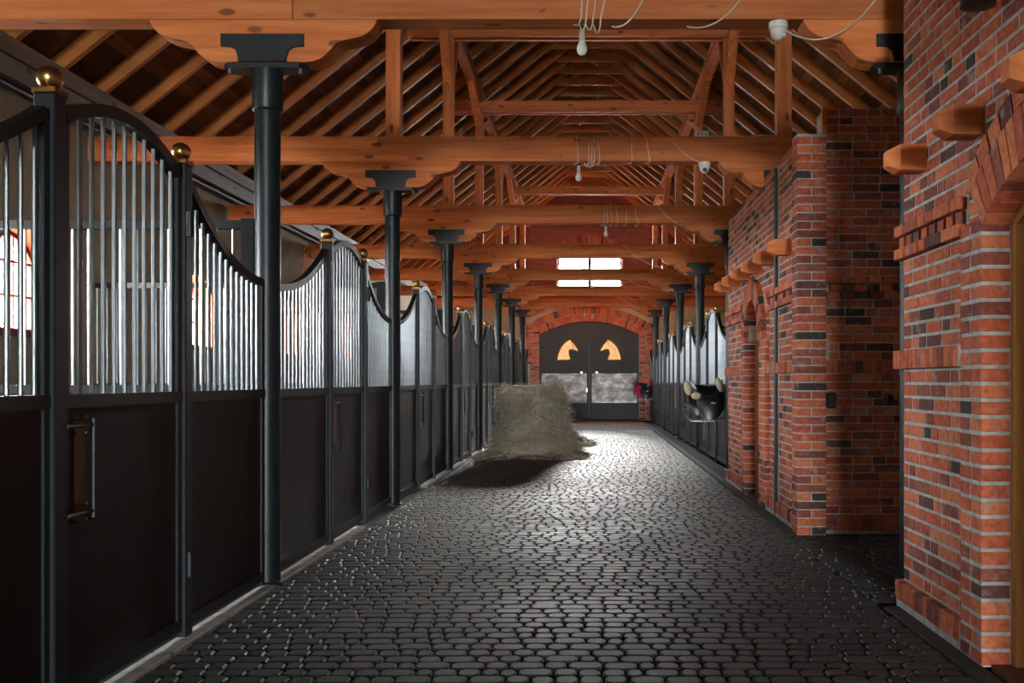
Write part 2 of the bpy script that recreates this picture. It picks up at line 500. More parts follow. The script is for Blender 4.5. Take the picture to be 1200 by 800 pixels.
for c, d, _, _ in PAV.items[300:]:
    vs, fs = paver_mesh(d)
    mb.add([(p[0] + c[0], p[1] + c[1], p[2] + c[2]) for p in vs], fs)
tag(mb.build('paving', M['paver'], floor), kind='stuff')
# kerb stones along the left stalls
y = 2.4
while y < YE - .6:
    L = rnd.uniform(.85, 1.0)
    if rnd.random() < .72:
        MB().cbox((-2.262, y + L / 2, -.012), (.115, L - .02, .05), .008).build('kerb_stone', M['concrete'], floor)
    y += L
y = 2.4
while y < YE - 1:
    L = 1.0
    if not (6.5 < y + .5 < 9.3):
        MB().cbox((1.945, y + L / 2, -.02), (.11, L - .008, .05), .008).build('kerb_stone', M['edge'], floor)
    y += L
MB().box(-2.2, 1.88, 29.2, YE - .05, -.03, .002).build('brown_strip', M['brown_floor'], floor)

# ---- outer walls with arched windows
def side_wall(name, sg, ys, y0, y1, label):
    mb = MB(); edges = [y0] + [(a + b) / 2 for a, b in zip(ys, ys[1:])] + [y1]
    for i, yc in enumerate(ys):
        arch_wall(mb, edges[i], edges[i + 1], -.12, 4.62, yc, WIN_W, WIN_B, WIN_S, WIN_R, sg * XW, sg * (XW + .38), FX)
    wl = mb.build(name, M['plaster'])
    return struct(wl, label)
wl = side_wall('wall_left', -1, WIN_Y, YB, YE, 'cream plastered outer wall behind the left stalls')
struct(MB().box(XW, XW + .38, 13.9, YE, -.12, 4.62).build('wall_right_outer', M['plaster']), 'cream plastered outer wall behind the right stalls')
struct(MB().box(XW, XW + .3, YB, 13.9, -.12, 4.62).build('wall_right_passage_end', M['plaster']), 'plain outer wall at the end of the dark side passage')
def side_window(i, sg, yc, label):
    x = sg * (XW + .26)
    t = empty('window_%d' % i, (x, yc, WIN_B)); struct(t, label, 'window')
    pts, R, zc = arch_curve(0, WIN_W - .06, WIN_S - WIN_B, WIN_R)
    fr = [(-WIN_W / 2 + .03, 0.03)] + [(a, b - .03) for a, b in pts] + [(WIN_W / 2 - .03, .03)]
    mb = MB(); mb.strip(fr, .035, -.03, .03, FX); mb.box(-.03, .03, -WIN_W / 2, WIN_W / 2, 0, .06)
    mb.build('frame', M['red_frame'], t)
    for yy in (-.19, .19):
        MB().box(-.02, .02, yy - .014, yy + .014, .06, WIN_S - WIN_B + WIN_R - .08).build('muntin', M['red_frame'], t)
    for zz in (.40, .76):
        MB().box(-.021, .021, -WIN_W / 2 + .05, WIN_W / 2 - .05, zz - .014, zz + .014).build('muntin', M['red_frame'], t)
    pz = [(a, b - .04) for a, b in pts]
    MB().prism([(-WIN_W / 2 + .04, .05)] + pz + [(WIN_W / 2 - .04, .05)], -.004, .004, FX).build('pane', M['glass'], t)
    # brick lining of the opening and sill
    mb = MB()
    a2, _, _ = arch_curve(0, WIN_W - .01, WIN_S - WIN_B - .005, WIN_R)
    mb.strip([(-WIN_W / 2 + .012, 0)] + [(a, b - .01) for a, b in a2] + [(WIN_W / 2 - .012, 0)], .012, -sg * .04, -sg * .27, FX)
    mb.build('brick_lining', M['brick'], t)
    MB().box(min(-sg * .04, -sg * .31), max(-sg * .04, -sg * .31), -WIN_W / 2 - .04, WIN_W / 2 + .04, -.05, .02).build('sill', M['red_frame'], t)
k = 1
for i, yc in enumerate(WIN_Y):
    side_window(k, -1, yc, 'red framed arched window, %s along the left outer wall' % ORD[i]); k += 1

# ---- wall plates under the eaves and conduit
for sg, nm in ((-1, 'left'), (1, 'right')):
    a, b = sorted((sg * 5.62, sg * 5.85))
    y0 = YB if sg < 0 else 13.9
    struct(MB().box(a, b, y0, YE, 4.62, 4.80).build('trim_%d' % (1 if sg < 0 else 2), M['plate_wood']), 'brown timber wall plate along the %s eaves' % nm, 'beam')
    a, b = sorted((sg * 5.66, sg * 5.85))
    struct(MB().box(a, b, y0, YE, 4.42, 4.617).build('trim_%d' % (3 if sg < 0 else 4), M['grey_wood']), 'greyish lower timber plate under the %s eaves' % nm, 'beam')
tag(MB().cyl((-5.76, YB, 4.385), (-5.76, YE, 4.385), .03, n=8).build('conduit_pipe', M['black'], smooth=True), 'thin black conduit pipe under the left wall plate', 'pipe')

# ---- end wall with gate arch and gable window
GW, GS, GR, GC = 3.73, 3.17, 0.50, 0.015
we = MB(); arch_wall(we, -6.2, 6.2, -.12, 4.30, GC, GW, 0, GS, GR, YE, YE + .4, FY)
we = struct(we.build('wall_end', M['plaster']), 'cream end wall with brick gate arch')
gb = MB(); arch_wall(gb, -6.2, 6.2, 4.30, 9.9, 0.03, 2.42, 4.63, 6.10, .44, YE + .02, YE + .4, FY)
struct(gb.build('wall_gable', M['brick_far']), 'dark red brick gable above the gate')
def voussoirs(parent, name, c, wd, s, rise, h0, h1, d0, d1, axis, pitch=.078, single=True):
    """ring of wedge bricks round an arch; axis 'x' for arches in the yz plane, 'y' in the xz plane"""
    pts, R, zc = arch_curve(c, wd, s, rise)
    half = math.asin(min(1, wd / 2 / R)); n = max(3, round(2 * half * R / pitch))
    out = MB(); fn = FX if axis == 'x' else FY
    for i in range(n):
        t0 = -half + 2 * half * (i + .06) / n; t1 = -half + 2 * half * (i + .94) / n
        q = [(c + r * sin(t), zc + r * cos(t)) for r, t in ((R + h0, t0), (R + h0, t1), (R + h1, t1), (R + h1, t0))]
        j = rnd.uniform(-.004, .004)
        if single: MB().prism(q, d0 + j, d1, fn).build(name, M['brick'], parent)
        else: out.prism(q, d0 + j, d1, fn)
    if not single: return out
arc = voussoirs(we, '', GC, GW, GS, GR, 0, .27, YE - .05, YE + .2, 'y', .078, False)
a2 = voussoirs(we, '', GC, GW, GS, GR, .285, .56, YE - .05, YE + .1, 'y', .075, False)
arc.add(a2.v, a2.f)
tag(arc.build('arch_brickwork', M['brick'], we), kind='stuff')
P = Pieces()
for x0, x1 in ((-2.36, -1.85), (1.88, 2.46)):
    z = 0; r = 0
    while z < 3.55:
        lo = (x0 + .16, x1) if x0 < 0 else (x0, x1 - .16)
        aa, bb = (x0, x1) if z > 2.05 else lo
        for a, b in run_bond(aa, bb, LENS): P.add(((a + b) / 2, YE, z + .04), (b - a, .1, .067))
        z += .08
MB().box(-2.35, -1.86, YE - .035, YE, 0, 3.62).build('mortar_bed', M['mortar'], we)
MB().box(1.89, 2.45, YE - .035, YE, 0, 3.62).build('mortar_bed', M['mortar'], we)
P.emit('brick', 'pier_brickwork', M['brick'], we, 0)
wg = voussoirs(we, '', .03, 2.42, 6.10, .44, 0, .34, YE - .02, YE + .2, 'y', .078, False)
tag(wg.build('window_arch_brickwork', M['brick'], we), kind='stuff')
# gable window
gw = empty('window_%d' % k, (.03, YE + .28, 4.63)); struct(gw, 'bright four pane gable window above the gate', 'window')
mb = MB()
pts, R, zc = arch_curve(0, 2.36, 1.47, .44)
mb.strip([(-1.18, 0)] + [(a, b - .03) for a, b in pts] + [(1.18, 0)], .04, -.035, .035, FY)
mb.box(-1.2, 1.2, -.035, .035, 0, .08); mb.box(-.055, .055, -.036, .036, 0, 1.88)
for z in (.62, 1.22): mb.box(-1.17, 1.17, -.034, .034, z - .03, z + .03)
mb.build('frame', M['gate_black'], gw)
zs = [0.08, .62, 1.22]
for sx in (-1, 1):
    for i, z in enumerate(zs):
        if i < 2:
            MB().box(min(sx * .035, sx * 1.15), max(sx * .035, sx * 1.15), -.004, .004, z + .03, zs[i + 1] - .03).build('pane', M['glass'], gw)
        else:
            pp = [(a, b - .05) for a, b in pts if a * sx >= -0.001]
            pp = sorted(pp, key=lambda q: q[0])
            MB().prism([(pp[0][0], z + .03)] + pp + [(pp[-1][0], z + .03)], -.004, .004, FY).build('pane', M['glass'], gw)

# ---- back wall behind the viewpoint with an assumed, unseen open gateway, sized to light the beam fronts
wb = MB(); arch_wall(wb, -6.2, 6.2, 0, 9.9, 0, 4.4, 0, 3.6, .6, YB - .4, YB, FY)
struct(wb.build('wall_back', M['plaster']), 'cream wall behind the viewpoint with an assumed open gateway that lights the beam fronts')

# ---- roof: boarding, rafters, ridge ties, purlins
ceiling = empty('ceiling'); struct(ceiling, 'open timber roof with boarding on orange rafters', 'roof')
TH = math.atan(.8)
def slope_box(mb, sg, s0, s1, y0, y1, n0, n1):
    """box on the roof slope: s = horizontal distance range from ridge, n = offset above rafter underside"""
    q = [(sg * s0, roof_z(s0) + n0), (sg * s1, roof_z(s1) + n0), (sg * s1, roof_z(s1) + n1), (sg * s0, roof_z(s0) + n1)]
    mb.prism(q, y0, y1, FY); return mb
rest = MB(); count = 0
bw = .125
for sg in (-1, 1):
    nb = int(6.05 / bw)
    for i in range(nb):
        s0, s1 = i * bw + .004, (i + 1) * bw - .004
        y = 6.2 - rnd.uniform(0, 2.0)
        first = True
        while y < YE:
            L = rnd.uniform(3.4, 5.2); y1 = min(y + L, YE)
            h = .205 + rnd.uniform(0, .008)
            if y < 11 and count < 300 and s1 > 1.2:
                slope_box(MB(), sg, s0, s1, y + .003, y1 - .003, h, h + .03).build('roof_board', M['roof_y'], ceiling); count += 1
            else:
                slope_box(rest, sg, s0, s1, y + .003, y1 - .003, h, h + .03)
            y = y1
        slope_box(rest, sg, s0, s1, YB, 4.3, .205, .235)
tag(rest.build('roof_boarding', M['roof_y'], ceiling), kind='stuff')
cover = MB()
for sg in (-1, 1): slope_box(cover, sg, 0, 6.3, YB - .4, YE + .4, .25, .31)
cover.build('roof_covering', M['edge'], ceiling)
for sg in (-1, 1):
    raf = slope_box(MB(), sg, 0, 5.95, -.04, .04, 0, .2).mesh('rafter', M['rafter'])
    for i in range(36):
        yy = 21.55 + .904 * (i - 18)
        if yy > YE - .1: continue
        link(bpy.data.objects.new('rafter', raf), ceiling, (0, yy, 0))
tie = MB().box(-.80, .80, .045, .085, 8.66, 8.84).mesh('ridge_tie', M['rafter'])
for i in range(36):
    yy = 21.55 + .904 * (i - 18)
    if yy < YE - .1: link(bpy.data.objects.new('ridge_tie', tie), ceiling, (0, yy, 0))
for sg in (-1, 1):
    MB().box(sg * 2.25 - .09, sg * 2.25 + .09, 4.0, YE, 7.19, 7.40).build('purlin', M['wood_y'], ceiling)

# ================================================================== BRICK WALLS ON THE RIGHT
BH = .067
def face_x(P, y0, y1, z0, z1, x, pitch=.082, skip=None, lens=LENS, dep=.07):
    z = z0
    while z < z1 - .03:
        for a, b in run_bond(y0, y1, lens):
            if skip and skip((a + b) / 2, z + pitch / 2): continue
            P.add((x + dep / 2 + rnd.uniform(-.002, .002), (a + b) / 2, z + pitch / 2), (dep, b - a, pitch - .017))
        z += pitch
def soldiers_x(P, y0, y1, z0, z1, x, dep=.09, pitch=.076):
    n = max(1, round((y1 - y0) / pitch)); p = (y1 - y0) / n
    for i in range(n):
        P.add((x + dep / 2 + rnd.uniform(-.003, .003), y0 + p * (i + .5), (z0 + z1) / 2), (dep, p - .010, z1 - z0 - .006))
def dentils_x(P, y0, y1, z0, x, pitch=.073, dep=.09):
    for r in (0, 2):
        for a, b in run_bond(y0, y1, [.262, .262, .135]):
            P.add((x + dep / 2, (a + b) / 2, z0 + pitch * (r + .5)), (dep, b - a, pitch - .005))
    n = round((y1 - y0) / .14); p = (y1 - y0) / n
    for i in range(n):
        P.add((x + dep / 2 + .03, y0 + p * (i + .5), z0 + pitch * 1.5), (dep, p * .66, pitch - .004))
SOL0, SOL1, DEN0, PL = 1.522, 1.645, 2.222, .17

# ---- near block
NY1, OY0, OY1, OS, ORI = 6.43, 3.44, 5.04, 2.237, .27
mb = MB()
arch_wall(mb, YB, NY1 - .005, 0, 4.62, (OY0 + OY1) / 2, OY1 - OY0 + .008, 0, OS + .004, ORI, 2.034, 2.35, FX)
mb.box(1.989, 2.033, OY1 + .004, 5.322, 0, OS + .02)
mb.box(1.989, 2.06, 5.32, NY1 + .005, 0, .16)
mb.box(1.980, 2.06, 5.32, NY1 + .01, SOL0 + .006, SOL1 - .006)
mb.box(2.03, 2.06, 5.32, NY1 + .01, DEN0 + .005, DEN0 + .215)
wn = struct(mb.build('wall_right', M['mortar']), 'red brick wall on the near right with an arched door')
P = Pieces()
cz = (OY0 + OY1) / 2
_, R, zc = arch_curve(cz, OY1 - OY0, OS, ORI)
def in_near(yy, zz, grow=.30):
    if abs(yy - cz) < .80 + (.05 if zz < OS else 0) and zz < OS: return True
    return zz > OS - .05 and sqrt((yy - cz) ** 2 + (zz - zc) ** 2) < R + grow and abs(yy - cz) < .92
pz = .0845
z = 0; r = 0
while z < OS - .04:                                   # jamb pilaster, corner bricks show both faces
    L = .125 if r % 2 else .145
    P.add((1.985 + .075, OY1 + L / 2, z + pz / 2), (.15 if r % 2 else .145, L, pz - .019))
    P.add((1.985 + .05, (OY1 + L + .012 + 5.325) / 2, z + pz / 2), (.1, 5.325 - OY1 - L - .012, pz - .019))
    P.add((1.985 + .075, OY0 - L / 2, z + pz / 2), (.15, L, pz - .014))
    z += pz; r += 1
face_x(P, 5.335, NY1, .17, SOL0 - .005, 2.03, (SOL0 - .175) / 16)
face_x(P, 5.335, NY1, SOL1, DEN0, 2.03, (DEN0 - SOL1) / 7)
face_x(P, 2.2, NY1, DEN0 + .222, 4.55, 2.03, .083, in_near)
face_x(P, 2.2, OY0 - .14, 0, DEN0 + .222, 2.03, .083, in_near)
face_x(P, 5.05, 5.335, OS, DEN0 + .222, 2.03, .083, in_near)
soldiers_x(P, 5.335, NY1 + .03, .045, PL, 1.985)
soldiers_x(P, 5.335, NY1 + .04, SOL0, SOL1, 1.975)
dentils_x(P, 5.335, NY1 + .03, DEN0, 1.975)
P.emit('brick', 'brickwork', M['brick'], wn, 300)
voussoirs(wn, 'arch_brick', cz, OY1 - OY0, OS, ORI, 0, .25, 1.985, 2.135, 'x', .08)
voussoirs(wn, 'arch_brick', cz, OY1 - OY0, OS, ORI, .262, .37, 1.995, 2.08, 'x', .125)
struct(MB().box(2.35, XW, NY1 - .3, NY1, 0, 4.62).build('wall_right_return', M['brick_far']), 'brick return wall of the near block facing the passage')
# near door
def arched_door(i, y0, y1, s, rise, x, label):
    t = empty('door_%d' % i, (x, (y0 + y1) / 2, 0)); struct(t, label, 'door')
    wd = y1 - y0 - .01
    pts, _, _ = arch_curve(0, wd, s, rise)
    MB().strip([(-wd / 2, 0.0)] + [(a, b) for a, b in pts] + [(wd / 2, 0.0)], .055, 0, .07, FX).build('frame', M['door_wood'], t)
    iw = wd - .12; n = max(4, round(iw / .17)); p = iw / n
    for j in range(n):
        a0, a1 = -iw / 2 + p * j, -iw / 2 + p * (j + 1)
        def top(a): 
            q, R_, z_ = arch_curve(0, iw, s, rise - .05 if rise > .2 else rise); return z_ + sqrt(max(0, R_ * R_ - a * a)) - .005
        MB().prism([(a0 + .003, .02), (a1 - .003, .02), (a1 - .003, top(a1)), ((a0 + a1) / 2, top((a0 + a1) / 2)), (a0 + .003, top(a0))], .04, .075, FX).build('plank', M['door_wood'], t)
    MB().box(-.10, .12, -wd / 2, wd / 2, -.03, .015).build('threshold', M['sill'], t)
    return t
arched_door(1, OY0, OY1, OS, ORI, 2.137, 'golden brown arched wooden door in the near right brick wall')

# ---- far (middle) block
MY0, MY1, AY0, AY1, AS_, AR, MT = 9.35, 14.5, 11.65, 12.68, 1.92, .515, 3.77
mb = MB(); ac = (AY0 + AY1) / 2
arch_wall(mb, MY0 + .13, MY1, 0, MT, ac, AY1 - AY0 + .010, 0, AS_, AR + .006, 2.034, 2.4, FX)
mb.box(1.960, 2.228, MY0 + .006, MY0 + .24, 0, MT)
for a, b in ((AY0 - .43, AY0 - .008), (AY1 + .008, AY1 + .25)): mb.box(1.985, 2.033, a + .006, b - .006, 0, AS_)
for a, b in ((9.6, 10.625), (10.695, AY0 - .43), (AY1 + .25, MY1)):
    mb.box(1.99, 2.06, a, b, 0, .16); mb.box(1.986, 2.06, a, b, SOL0 + .006, SOL1 - .006); mb.box(2.03, 2.06, a, b, DEN0 + .005, DEN0 + .215)
wm = struct(mb.build('wall_right_middle', M['mortar']), 'red brick wall beyond the passage with a narrow arched door')
P = Pieces(); pm = .0797
z = 0; r = 0
while z < MT - .03:
    if r % 2:
        P.add((2.0925, MY0 + .06, z + pm / 2), (.275, .12, pm - .012))
        P.add((2.02, MY0 + .185, z + pm / 2), (.13, .11, pm - .012))
    else:
        P.add((1.955 + .066, MY0 + .12, z + pm / 2), (.132, .24, pm - .012))
        P.add((2.164, MY0 + .06, z + pm / 2), (.132, .12, pm - .012))
    z += pm; r += 1
_, R2, zc2 = arch_curve(ac, AY1 - AY0, AS_, AR)
def in_mid(yy, zz):
    if AY0 - .43 < yy < AY1 + .25 and zz < AS_: return True
    return sqrt((yy - ac) ** 2 + (zz - AS_) ** 2) < AR + .24
def slot(yy, zz): return abs(yy - 10.66) < .05
def slot_mid(yy, zz): return in_mid(yy, zz)
z = 0; r = 0
while z < AS_ - .03:
    L = .13 if r % 2 else .19
    for y_, sg in ((AY0, -1), (AY1, 1)):
        P.add((1.98 + .07, y_ + sg * L / 2, z + pm / 2), (.14, L, pm - .012))
    P.add((2.02, AY0 - (L + .012 + .43) / 2, z + pm / 2), (.08, .43 - L - .012, pm - .012))
    P.add((2.02, AY1 + (L + .012 + .25) / 2, z + pm / 2), (.08, max(.03, .25 - L - .012), pm - .012))
    z += pm; r += 1
for a, b in ((9.6, 10.625), (10.695, AY0 - .43), (AY1 + .25, MY1)):
    face_x(P, a, b, PL, SOL0 - .005, 2.03, (SOL0 - .175) / 17)
    face_x(P, a, b, SOL1, DEN0, 2.03, (DEN0 - SOL1) / 7)
    soldiers_x(P, a, b, .045, PL, 1.985); soldiers_x(P, a, b, SOL0, SOL1, 1.98); dentils_x(P, a, b, DEN0, 1.98)
face_x(P, 9.6, 10.625, DEN0 + .222, MT, 2.03, .0797, in_mid)
face_x(P, 10.695, MY1, DEN0 + .222, MT, 2.03, .0797, in_mid)
face_x(P, AY0 - .43, AY1 + .25, AS_, DEN0 + .222, 2.03, .0797, in_mid)
P.emit('brick', 'brickwork', M['brick'], wm, 300)
voussoirs(wm, 'arch_brick', ac, AY1 - AY0, AS_, AR, 0, .25, 1.97, 2.12, 'x', .078)
arched_door(2, AY0, AY1, AS_, AR, 2.12, 'narrow golden brown arched door in the middle brick wall')
tag(MB().cyl((2.003, 10.66, 0.0), (2.003, 10.66, 3.72), .02, n=10).build('column_stand_in', M['column'], smooth=True), 'thin black iron pipe standing in for the column sunk in the middle brick wall', 'pipe')  # thin pipe stands in for the iron column embedded in the wall

# ---- passage wall facing the camera
PY, PX0, PX1, PT = 9.43, 2.235, XW, 4.03
mb = MB().box(2.24, PX1, PY + .005, PY + .35, 0, DEN0 + .07); mb.box(2.24, PX1, PY + .005, PY + .35, DEN0 + .148, PT); mb.box(2.24, PX1, PY + .12, PY + .35, DEN0 + .07, DEN0 + .148); mb.box(2.24, PX1, PY - .04, PY + .02, SOL0 + .006, SOL1 - .006)
wp = struct(mb.build('wall_passage', M['mortar']), 'dark brick wall facing the side passage')
P = Pieces()
def face_y(x0, x1, z0, z1, y, pitch):
    z = z0
    while z < z1 - .03:
        for a, b in run_bond(x0, x1, LENS, .012):
            P.add(((a + b) / 2, y + .035 + rnd.uniform(-.003, .003), z + pitch / 2), (b - a, .07, pitch - .012))
        z += pitch
face_y(PX0, PX1, PL + .02, SOL0 - .005, PY, (SOL0 - .195) / 17); face_y(PX0, PX1, SOL1, DEN0, PY, (DEN0 - SOL1) / 7)
face_y(PX0, PX1, DEN0 + .222, PT, PY, (PT - DEN0 - .222) / 20)
def soldiers_y(z0, z1, y, p=.09):
    x = PX0
    while x < PX1 - .1:
        P.add((x + p / 2, y + .045, (z0 + z1) / 2), (p - .011, .09, z1 - z0 - .006)); x += p
soldiers_y(.03, PL + .015, PY - .02, .115); soldiers_y(SOL0, SOL1, PY - .045)
for r in (0, 2):
    for a, b in run_bond(PX0, PX1, [.262, .262, .135]): P.add(((a + b) / 2, PY, DEN0 + .073 * (r + .5)), (b - a, .09, .068))
x = PX0 + .05
while x < PX1 - .1:
    P.add((x + .055, PY + .035, DEN0 + .1095), (.11, .09, .068)); x += .24
def pk(it): return it[0][0] + abs(it[0][2] - 1.9) * .12
P.emit('brick', 'brickwork', M['brick'], wp, 300, pk)
struct(MB().box(2.05, XW, MY0 + .1, MY1, MT - .08, MT).build('trim_5', M['roof_y']), 'flat boarded top of the middle brick block', 'ceiling')
struct(MB().box(2.4, XW, MY1 - .3, MY1, 0, MT).build('wall_right_middle_return', M['plaster']), 'rear wall of the middle brick block')
MB().box(2.2, 2.24, PY - .06, PY - .01, 3.79, 4.03).build('corner_batten', M['wood_z'], wp)

# ================================================================== TRUSSES AND COLUMNS
BOL = [(-.80, 0), (-.795, -.02), (-.775, -.055), (-.74, -.09), (-.69, -.118), (-.62, -.135), (-.55, -.148), (-.515, -.165),
       (-.48, -.205), (-.445, -.243), (-.40, -.275), (-.35, -.292), (-.30, -.297)]
BOLP = BOL + [(-a, b) for a, b in BOL[::-1]]
def truss(i, y):
    t = empty('roof_truss', (0, y, 3.99))
    tag(t, 'orange pine roof truss with posts and braces, %s from the viewer' % ORD[i], 'truss', 'roof trusses across the aisle')
    g = .003
    zt, zm = .285, .15
    hw = .105
    MB().prism([(-5.8, 0), (-2.08 - g, 0), (-2.08 - g, zm), (-2.45 - g, zm + .01), (-2.45 - g, zt), (-5.8, zt)], -hw, hw, FY).build('tie_beam', M['wood_x'], t)
    MB().prism([(-2.08 + g, 0), (2.08 - g, 0), (2.08 - g, zm), (2.45 - g, zm + .01), (2.45 - g, zt), (-2.45 + g, zt), (-2.45 + g, zm + .01 + g), (-2.08 + g, zm + g)], -hw, hw, FY).build('tie_beam', M['wood_x'], t)
    MB().prism([(2.08 + g, 0), (5.8, 0), (5.8, zt), (2.45 + g, zt), (2.45 + g, zm + .01), (2.08 + g, zm)], -hw, hw, FY).build('tie_beam', M['wood_x'], t)
    for cx in (-CXL, CXR):
        MB().prism([(a + cx, b - .002) for a, b in BOLP], -hw + .004, hw - .004, FY).build('bolster', M['wood_x'], t)
        sg = 1 if cx > 0 else -1
        px = sg * 2.27
        MB().cbox((px, 0, (zt + 3.2) / 2), (.17, .16, 3.2 - zt), .006).build('queen_post', M['wood_z'], t)
        odd = i % 2 == 1
        for d in (-1, 1):
            if odd: a0, a1 = (d * .08, 2.75), (d * 2.1, 3.42)
            else: a0, a1 = (d * .08, 2.28), (d * .85, 3.30)
            if y + a1[0] > YE - .1: continue
            MB().strip([a0, a1], .055, px - .07, px + .07, FX).build('brace', M['wood_z'], t)
    for d in (-1, 1):
        MB().box(-2.92, 2.92, d * .10 - .025, d * .10 + .025, 3.00, 3.24).build('collar_beam', M['wood_x'], t)
for i, y in enumerate(YCOL): truss(i, y)

TPL = [(-.29, .19), (-.29, .105), (-.22, .10), (-.185, .075), (-.17, .03), (-.168, 0)]
TPLP = TPL + [(-a, b) for a, b in TPL[::-1]]
_cols = {}
def column(x, y, side, i):
    t = empty('stall_column', (x, y, 0))
    tag(t, 'round black iron column with bracket head, %s in the %s row' % (ORD[i], side), 'column', 'iron columns of the %s row' % side)
    def part(name, fn, mat):
        if name not in _cols: _cols[name] = fn().mesh(name, M[mat], True)
        return link(bpy.data.objects.new(name, _cols[name]), t)
    part('shaft', lambda: MB().cyl((0, 0, .02), (0, 0, 3.5), .09, n=24), 'column')
    part('collar', lambda: MB().lathe([(.092, 3.36), (.104, 3.37), (.108, 3.38), (.108, 3.655), (.09, 3.66)], n=24), 'column')
    part('base_plate', lambda: MB().lathe([(.11, 0), (.11, .02), (.094, .03)], n=24), 'column')
    part('flange', lambda: MB().prism([(-.29, -.05), (-.25, -.09), (.25, -.09), (.29, -.05), (.29, .05), (.25, .09), (-.25, .09), (-.29, .05)], 3.655, 3.69, FZ), 'black')
    for d in (-1, 1):
        nm = 'bracket_plate'
        key = nm + str(d)
        if key not in _cols: _cols[key] = MB().prism([(a, 3.691 + b) for a, b in TPLP], d * .103, d * .125, FY).mesh(nm, M['black'])
        link(bpy.data.objects.new(nm, _cols[key]), t)
    if 'bolt' not in _cols: _cols['bolt'] = MB().cyl((0, 0, -.035), (0, 0, 0), .014, n=8).mesh('bolt', M['steel'])
    for bx in (-.25, .25): link(bpy.data.objects.new('bolt', _cols['bolt']), t, (bx, -.055, 3.655))
for i, y in enumerate(YCOL):
    column(-CXL, y, 'left', i)
RI = [0, 1, 2, 3, 4, 5, 6]
for i in RI: column(CXR, YCOL[i], 'right', i)

# ================================================================== STALL FRONTS
SX = 2.305                      # stall front plane
LAT, HIN = 1.68, 3.05           # latch and hinge post, from the column
BAR_R = .0115
RAIL = 1.33
def swoop(t): return 2.14 + .44 * t ** 2.1            # t: 0 at the column, 1 at the post
def door_top(t): return 2.60 + .145 * sin(pi * min(1, t * 1.0)) ** .8
_mc = {}
def shared(key, name, mat, fn, smooth=False):
    if key not in _mc: _mc[key] = fn().mesh(name, M[mat], smooth)
    return _mc[key]
def bars(t, tag_, L, topfn, n):
    for j in range(n):
        y = L * (j + .75) / (n + .5)
        h = topfn(y / L) - .02
        me = shared(('bar', round(h, 2)), 'bar', 'steel', lambda: MB().cyl((0, 0, RAIL + .055), (0, 0, round(h, 2)), BAR_R, n=8), True)
        link(bpy.data.objects.new('bar', me), t, (0, y, 0))
def panel(sg, y0, L, kind, label, group):
    """fixed panel; kind 'up' rises away from the viewer, 'down' falls"""
    t = empty('stall_screen', (sg * SX, y0, 0)); tag(t, label, 'stall screen', group)
    top = (lambda q: swoop(q)) if kind == 'up' else (lambda q: swoop(1 - q))
    R_ = round(L, 2)
    link(bpy.data.objects.new('board', shared(('pb', R_), 'board', 'board', lambda: MB().box(-.012, .012, .03, L - .03, .10, RAIL))), t)
    def frame():
        mb = MB()
        mb.box(-.025, .025, 0, .04, .03, top(0) - .01); mb.box(-.025, .025, L - .04, L, .03, top(1) - .01)
        mb.box(-.024, .024, .04, L - .04, .05, .11)
        return mb
    link(bpy.data.objects.new('frame', shared(('pf', R_, kind), 'frame', 'black', frame)), t)
    link(bpy.data.objects.new('middle_rail', shared(('pm', R_), 'middle_rail', 'black', lambda: MB().box(-.03, .03, .0, L, RAIL, RAIL + .06))), t)
    link(bpy.data.objects.new('top_rail', shared(('pt', R_, kind), 'top_rail', 'black',
         lambda: MB().strip([(L * (.018 + .964 * q / 16), top(q / 16)) for q in range(17)], .026, -.028, .028, FX))), t)
    bars(t, kind, L, top, max(3, round(L / .1)))
    return t
def post(sg, y, label, group, hinge=False):
    t = empty('stall_post', (sg * SX, y, 0)); tag(t, label, 'post', group)
    link(bpy.data.objects.new('shaft', shared('ps', 'shaft', 'black', lambda: MB().cbox((0, 0, 1.335), (.095, .095, 2.67), .006))), t)
    link(bpy.data.objects.new('cap', shared('pcap', 'cap', 'gold', lambda: MB().cbox((0, 0, 2.682), (.105, .105, .024), .004))), t)
    link(bpy.data.objects.new('ball_finial', shared('pball', 'ball_finial', 'gold', lambda: MB().ball((0, 0, 2.743), .054, 20, 12), True)), t)
    if hinge:
        for z in (.42, 2.33):
            link(bpy.data.objects.new('hinge', shared('ph%d%.1f' % (sg, z), 'hinge', 'black', lambda: MB().cyl((-sg * .062, -.03, z - .07), (-sg * .062, -.03, z + .07), .022, n=10), True)), t)
    return t
